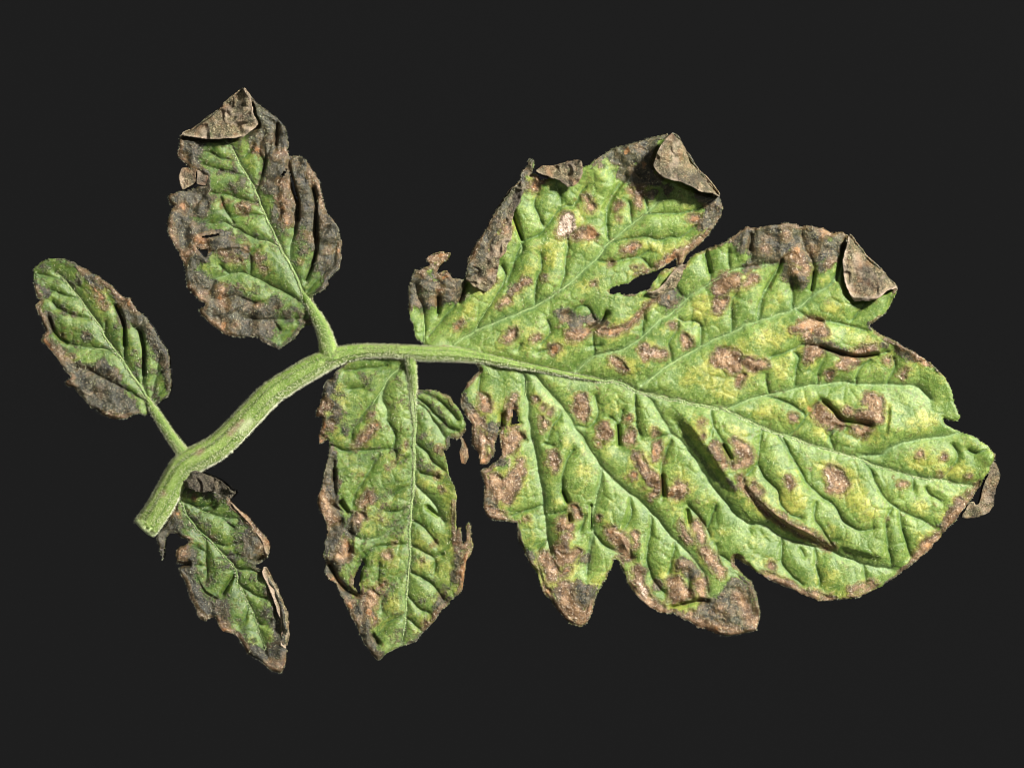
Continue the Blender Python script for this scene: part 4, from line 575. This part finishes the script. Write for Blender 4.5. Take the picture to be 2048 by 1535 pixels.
# ------------------------------------------------------------------ building one leaflet
def blade(d, seed):
    holes = d.get('holes',())
    G = Grid(d['outline'], holes, seed=seed)
    X, Y = G.X, G.Y
    zero = np.zeros_like(X)
    # --- veins carve the quilted lamina
    carve = zero.copy(); veinf = zero.copy(); net_shade = zero.copy(); crease = zero.copy(); near = np.full_like(X,64.0)
    allv = []
    for depth, lam, key in ((11.5,16,'major'),(9,13.5,'minor')):
        for v in d.get(key,[]):
            P = catmull([p[:2] for p in v], 6)
            P = P + np.stack([fbm(P[:,0],P[:,1],22,seed,2)*4, fbm(P[:,0],P[:,1],22,seed+1,2)*4],1)
            D,_,_ = G.seg_near([P],64)
            carve = np.maximum(carve, depth*np.exp(-D/lam)*(D < 63.9)); crease = np.maximum(crease,(4.0 if key == 'major' else 4.8)*np.exp(-D/2.6)); near = np.minimum(near,D)
            if key == 'major': veinf = np.maximum(veinf, np.exp(-D/7.0)); allv.append(P)
            else: veinf = np.maximum(veinf,.4*np.exp(-D/5.0)); net_shade = np.maximum(net_shade,.95*np.exp(-D/2.3))  # dark line along minor veins holds painted crease shade
    carve = blur(carve,1,3)+crease
    for v in d.get('crack',[]):
        D,_,_ = G.seg_near([catmull([p[:2] for p in v],5)],50)
        carve = np.maximum(carve, d.get('crack_depth',24)*np.exp(-D/5.0))
    # --- tertiary network
    sp = 30.0
    gx = np.floor(G.Xw/sp).astype(int); gy = np.floor(G.Yw/sp).astype(int)
    f1 = np.full(X.shape,1e9); f2 = f1.copy()
    for a in (-1,0,1):
        for b in (-1,0,1):
            cx = gx+a; cy = gy+b
            jx = (cx+.5+.85*(TAB[0][cy&255,cx&255]-.5))*sp; jy = (cy+.5+.85*(TAB[1][cy&255,cx&255]-.5))*sp
            dd = np.hypot(G.Xw-jx,G.Yw-jy); f2 = np.where(dd < f1,f1,np.minimum(f2,dd)); f1 = np.minimum(f1,dd)
    ter = (f2-f1)*.5
    carve2 = 1.0*np.exp(-ter/2.6)*(.5+1.5*sm(fbm(X,Y,80,seed,2),-.2,.3))
    # --- masks
    F = {k: zero.copy() for k in ('dark','brown','yellow','pale','orange','shadegreen')}
    if 'green' in d: F['dark'] = 1-G.polymask(d['green'],28,18)
    for k in ('dark','brown','pale','orange','yellow'):
        for st in d.get(k,[]):
            G.stroke(F[k], [(a,b_,r+{'brown':d.get('grow',0),'dark':2.5}.get(k,0)) for a,b_,r in st], soft={'yellow':26,'dark':13,'brown':11}.get(k,6))
    # margins scorch here and there
    if 'mottle' in d: F['dark'] = np.maximum(F['dark'], np.clip(.27+d['mottle']*fbm(X,Y,30,seed,3),0,.6))
    if 'faint' in d:
        jj, ii = np.nonzero(G.inside & (G.db > 12))
        for a in rng.integers(0,len(jj),d['faint']):
            G.stroke(F['brown'], [(X[jj[a],ii[a]],Y[jj[a],ii[a]],rng.uniform(1.5,5))], soft=9, amt=rng.uniform(.5,.75))
    # scorched patches run out to the very edge
    for k in ('dark','brown'):
        A = F[k]; M = A.copy()
        for dj,di in ((4,0),(-4,0),(0,4),(0,-4),(3,3),(3,-3),(-3,3),(-3,-3)):
            M = np.maximum(M, np.roll(np.roll(A,dj,0),di,1)*G.inside)
        F[k] = np.where(G.db < 8, M, A)
    e = d.get('margin',5)
    edge = sm(e*(.5+3.4*fbm(X,Y,52,seed+2,2))-G.db,-4,4)
    F['brown'] = np.maximum(F['brown'], edge*.62*(fbm(X,Y,60,seed+1,2) > d.get('ebrown',.12)))
    F['dark'] = np.maximum(F['dark'], edge*.66*(fbm(X,Y,60,seed+1,2) <= d.get('ebrown',.12)))
    # chlorosis spreads around lesions
    halo = zero.copy()
    for st in d.get('brown',[]):
        G.stroke(halo, [(a,b,r+d.get('halo',10)) for a,b,r in st], soft=20)
    F['yellow'] = np.clip(np.maximum(F['yellow'],halo*.8)+.35*fbm(X,Y,90,seed,2)+d.get('ybias',0.1)+.34*sm(near,8,34)-.14,0,1)*(1-.8*veinf)
    F['shadegreen'] = np.clip(d.get('shade',0)+.7*fbm(X,Y,55,seed+3,3)*(.3+d.get('shade',0)),0,1)
    F['black'] = zero+d.get('black',.5)
    F['vein'] = veinf
    F['net_shade'] = np.clip(np.maximum(net_shade, .55*np.exp(-ter/1.6)*sm(fbm(X,Y,70,seed+1,2),-.25,.2)),0,1)
    # --- height
    nec = np.clip(np.maximum(F['brown'],F['dark'])*1.6-.4,0,1)
    H = 25 - carve - carve2*(1-.3*nec) + d.get('wave',7)*fbm(X,Y,120,seed+1,3)
    H += nec*(1.4*fbm(X,Y,9,seed,2)+7.5*fbm(X,Y,26,seed+2,2)) + .5*fbm(X,Y,7,seed+1,2)
    H -= 3.0*sm(F['brown'],.45,.7)*(1-sm(F['dark'],.4,.6))
    # margin: rolled, crinkled
    curl = d.get('curl',7)*(.3+1.7*fbm(X,Y,48,seed+2,2))
    H += curl*np.exp(-G.db/9.0) - 5*np.exp(-G.db/2.5)
    for (pts,amt,wd) in d.get('relief',[]):
        D,_,_ = G.seg_near([catmull(pts,8)],int(wd*2.4)); H += amt*np.exp(-(D/wd)**2)*(D < wd*2.39)
    for (pts,amt,lam,*cw) in d.get('cliff',[]):
        C = catmull(pts,5); C3 = np.vstack([C])
        D = np.full(X.shape,1e9); Sg = zero.copy(); Tt = zero.copy(); n = len(C3)
        for k,(a,b) in enumerate(zip(C3[:-1],C3[1:])):
            dx,dy = b-a; t = np.clip(((X-a[0])*dx+(Y-a[1])*dy)/(dx*dx+dy*dy+1e-9),0,1)
            dd = np.hypot(X-a[0]-t*dx,Y-a[1]-t*dy); m = dd < D
            D = np.where(m,dd,D); Sg = np.where(m,np.sign((X-a[0])*dy-(Y-a[1])*dx),Sg); Tt = np.where(m,(k+t)/n,Tt)
        sd = D*Sg; end = np.clip(np.minimum(Tt,1-Tt)*3.5,0,1)
        H += amt*end*np.where(sd > 0,np.exp(-sd/lam),0)*sm(sd,-1,cw[0] if cw else 4)
    for (pts,to) in d.get('press',[]):
        k = G.polymask(pts,5,0); H = H*(1-k)+to*k
    if 'tilt' in d: H += d['tilt'](X,Y)
    H = np.maximum(H, 3.5)
    return G, H, F

def flap(name, d, parent, seed):
    """a margin folded over: rises from its fold (first n points) to its free edge"""
    Q = [tuple(p) for p in catmull(d['outline'],8,closed=True)] if d.get('round',True) else d['outline']
    thin = name in ('curled_margin','dry_fragment','curled_tip') and len(d['outline']) < 24; jit = 2.0 if thin else 8.0
    Q = [(x+jit*float(vnoise(x,y,30,seed)),y+jit*float(vnoise(x,y,30,seed+1))) for x,y in Q]
    G = Grid(Q,(),seed=seed,amp=1.0)
    O = np.array(d['outline'],float); nf = d['fold']
    Df,_,_ = G.seg_near([O[:nf]],400); De,_,_ = G.seg_near([np.vstack([O[nf-1:],O[:1]])],400)
    t = Df/(Df+De+1e-6)
    H = d['z0']+(d['z1']-d['z0'])*np.sin(np.clip(t,0,1)*math.pi/2)**d.get('pow',1)
    H += (4 if thin else 14)*fbm(G.X,G.Y,40,seed,3)+3.5*fbm(G.X,G.Y,11,seed+1,2)
    rg = 1-np.abs(vnoise(G.X,G.Y,26,seed+2))*4; H += (2.5 if thin else 8)*np.clip(rg,0,1)**2
    H += d.get('lip',3)*np.exp(-De/4.0)
    rim = np.clip(np.exp(-De/3.5)*1.3-.1,0,1)*d.get('rim',.8)
    A = {'pale':np.clip(rim+.5*sm(fbm(G.X,G.Y,22,seed+2,3),.15,.45),0,1),'dark':np.clip(d.get('darkness',.1)+1.5*fbm(G.X,G.Y,26,seed,3),0,1),
         'orange':np.clip(d.get('orange',0)+.7*fbm(G.X,G.Y,18,seed+1,3)-.1,0,1)}
    o = G.mesh(name,H,A,M_UNDER,parent,thick=2.5)
    if d.get('label'): o['label'] = d['label']
    return G,H

def vein_tube(name, pts, G, H, parent, r0, r1, mat, sink=.25, hair=0.0):
    P = catmull([p[:2] for p in pts],5); n = len(P)
    P = P+np.stack([fbm(P[:,0],P[:,1],22,d_seed[0],2)*4*np.clip(np.arange(n)/6,0,1),fbm(P[:,0],P[:,1],22,d_seed[0]+1,2)*4*np.clip(np.arange(n)/6,0,1)],1)
    z = G.at(H,P[:,0],P[:,1]); z = np.convolve(np.pad(z,3,mode='edge'),np.ones(7)/7,'valid')
    r = np.linspace(r0,r1,n)
    if hair: stem_hairs(np.stack([P[:,0],P[:,1],z,r],1),parent,int(n*5*hair*min(1,r0/5)),3,6)
    return tube(name,np.stack([P[:,0],P[:,1],z-sink*r,r],1),mat,parent,seg=8,jitter=.18)
d_seed = [0]

def margin_hairs(G, H, parent, n_edge, n_face, F):
    roots, dirs, lens = [], [], []
    L = G.loops[0]; T = np.roll(L,-1,0)-np.roll(L,1,0); T /= np.linalg.norm(T,axis=1)[:,None]+1e-9
    area = np.sum(L[:,0]*np.roll(L[:,1],-1)-np.roll(L[:,0],-1)*L[:,1]); sgn = 1 if area > 0 else -1
    N = np.stack([T[:,1],-T[:,0]],1)*sgn
    k = rng.integers(0,len(L),n_edge); zz = G.at(H,L[k,0],L[k,1])
    for i,z in zip(k,zz):
        a = rng.normal(0,.6); c,s = math.cos(a),math.sin(a); nx,ny = N[i]
        roots.append((L[i,0]-nx*1.5,L[i,1]-ny*1.5,z-1)); dirs.append((nx*c-ny*s,nx*s+ny*c,rng.normal(.2,.4))); lens.append(rng.uniform(2,5.5))
    jj,ii = np.nonzero(G.inside & (G.db > 4)); w = rng.integers(0,len(jj),n_face)
    for a in w:
        j,i = jj[a],ii[a]
        roots.append((G.X[j,i]+rng.random(),G.Y[j,i]+rng.random(),H[j,i])); dirs.append((rng.normal(0,.8),rng.normal(0,.8),.7)); lens.append(rng.uniform(3,7.5))
    hairs("leaf_hair",roots,dirs,lens,.3,parent)

def stem_hairs(path, parent, n, lmin=3, lmax=7):
    P = np.array(path,float); T = np.gradient(P[:,:3],axis=0); T /= np.linalg.norm(T,axis=1)[:,None]+1e-9
    roots,dirs,lens = [],[],[]
    w = P[:,3]/P[:,3].sum()
    for k in rng.choice(len(P),n,p=w):
        t = T[k]; s = np.cross(t,(0,0,1)); s /= np.linalg.norm(s); u = np.cross(s,t)
        a = rng.uniform(-.35,math.pi+.35); dr = s*math.cos(a)+u*math.sin(a)
        q = P[k,:3]+t*rng.uniform(-4,4)
        roots.append(q+dr*P[k,3]*.93); dirs.append(dr+t*rng.normal(0,.45)+s*rng.normal(0,.25)); lens.append(rng.uniform(lmin,lmax))
    hairs("stem_hair",roots,dirs,lens,.5,parent)

def zpath(rows, step=6): return catmull(rows,step)

# stem first, then the leaflets in the order of their stalks
STEM_PATH = zpath([(a,b_,c,r*.94) for a,b_,c,r in STEM])
stem = tube("stem",STEM_PATH,M_STEM,root,ridges=9,seg=40,groove_at=((math.radians(118),.13),(math.radians(64),.12)),jitter=.03,
            marks=((462,866,9,'b'),(470,858,10,'b'),(478,850,10,'b'),(486,842,8,'b'),(484,860,10,'p'),(493,851,12,'p'),(502,842,10,'p'),(398,905,8,'b'),(406,900,8,'b'),(276,1040,12,'b'),(330,985,9,'b')))
stem_hairs(STEM_PATH[:int(len(STEM_PATH)*.62)],stem,8500)
stem_hairs(STEM_PATH[int(len(STEM_PATH)*.55):],stem,3200,3,6)
cut = tube("cut_end",[(298,1044,27,23.5),(293,1051,27,25),(289,1056,26,24),(287,1058,26,17)],M_STEM,stem,seg=28,jitter=.22,marks=((272,1050,22,'p'),(290,1066,26,'p')))

for i,(d) in enumerate(LEAFLETS):
    seed = 3+5*i; d_seed[0] = seed
    G,H,F = blade(d,seed)
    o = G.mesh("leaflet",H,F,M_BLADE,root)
    o['label'] = d['label']
    if 'stalk' in d:
        sp = zpath(d['stalk'],5)
        st = tube("stalk",sp,M_STEM,o,ridges=7,seg=24,groove_at=((math.radians(105),.22),(math.radians(68),.16)),jitter=.04)
        stem_hairs(sp,st,int(d.get('stalk_hair',500)),3,6)
    for v,r0,r1 in d['ribs']:
        vein_tube("midrib",v,G,H,o,r0,r1,d.get('ribmat',M_VEIN),sink=d.get('ribsink',-.15),hair=3.0)
    for v,r0,r1 in d['lateral']:
        vein_tube("lateral_vein",v,G,H,o,r0*.75,r1*.8,d.get('ribmat',M_VEIN),sink=.45)
    for k,fl in enumerate(d.get('flaps',[])):
        flap(fl.get('name','curled_flap'),fl,o,seed+k+1)
    margin_hairs(G,H,o,d['nh'][0],d['nh'][1],F)
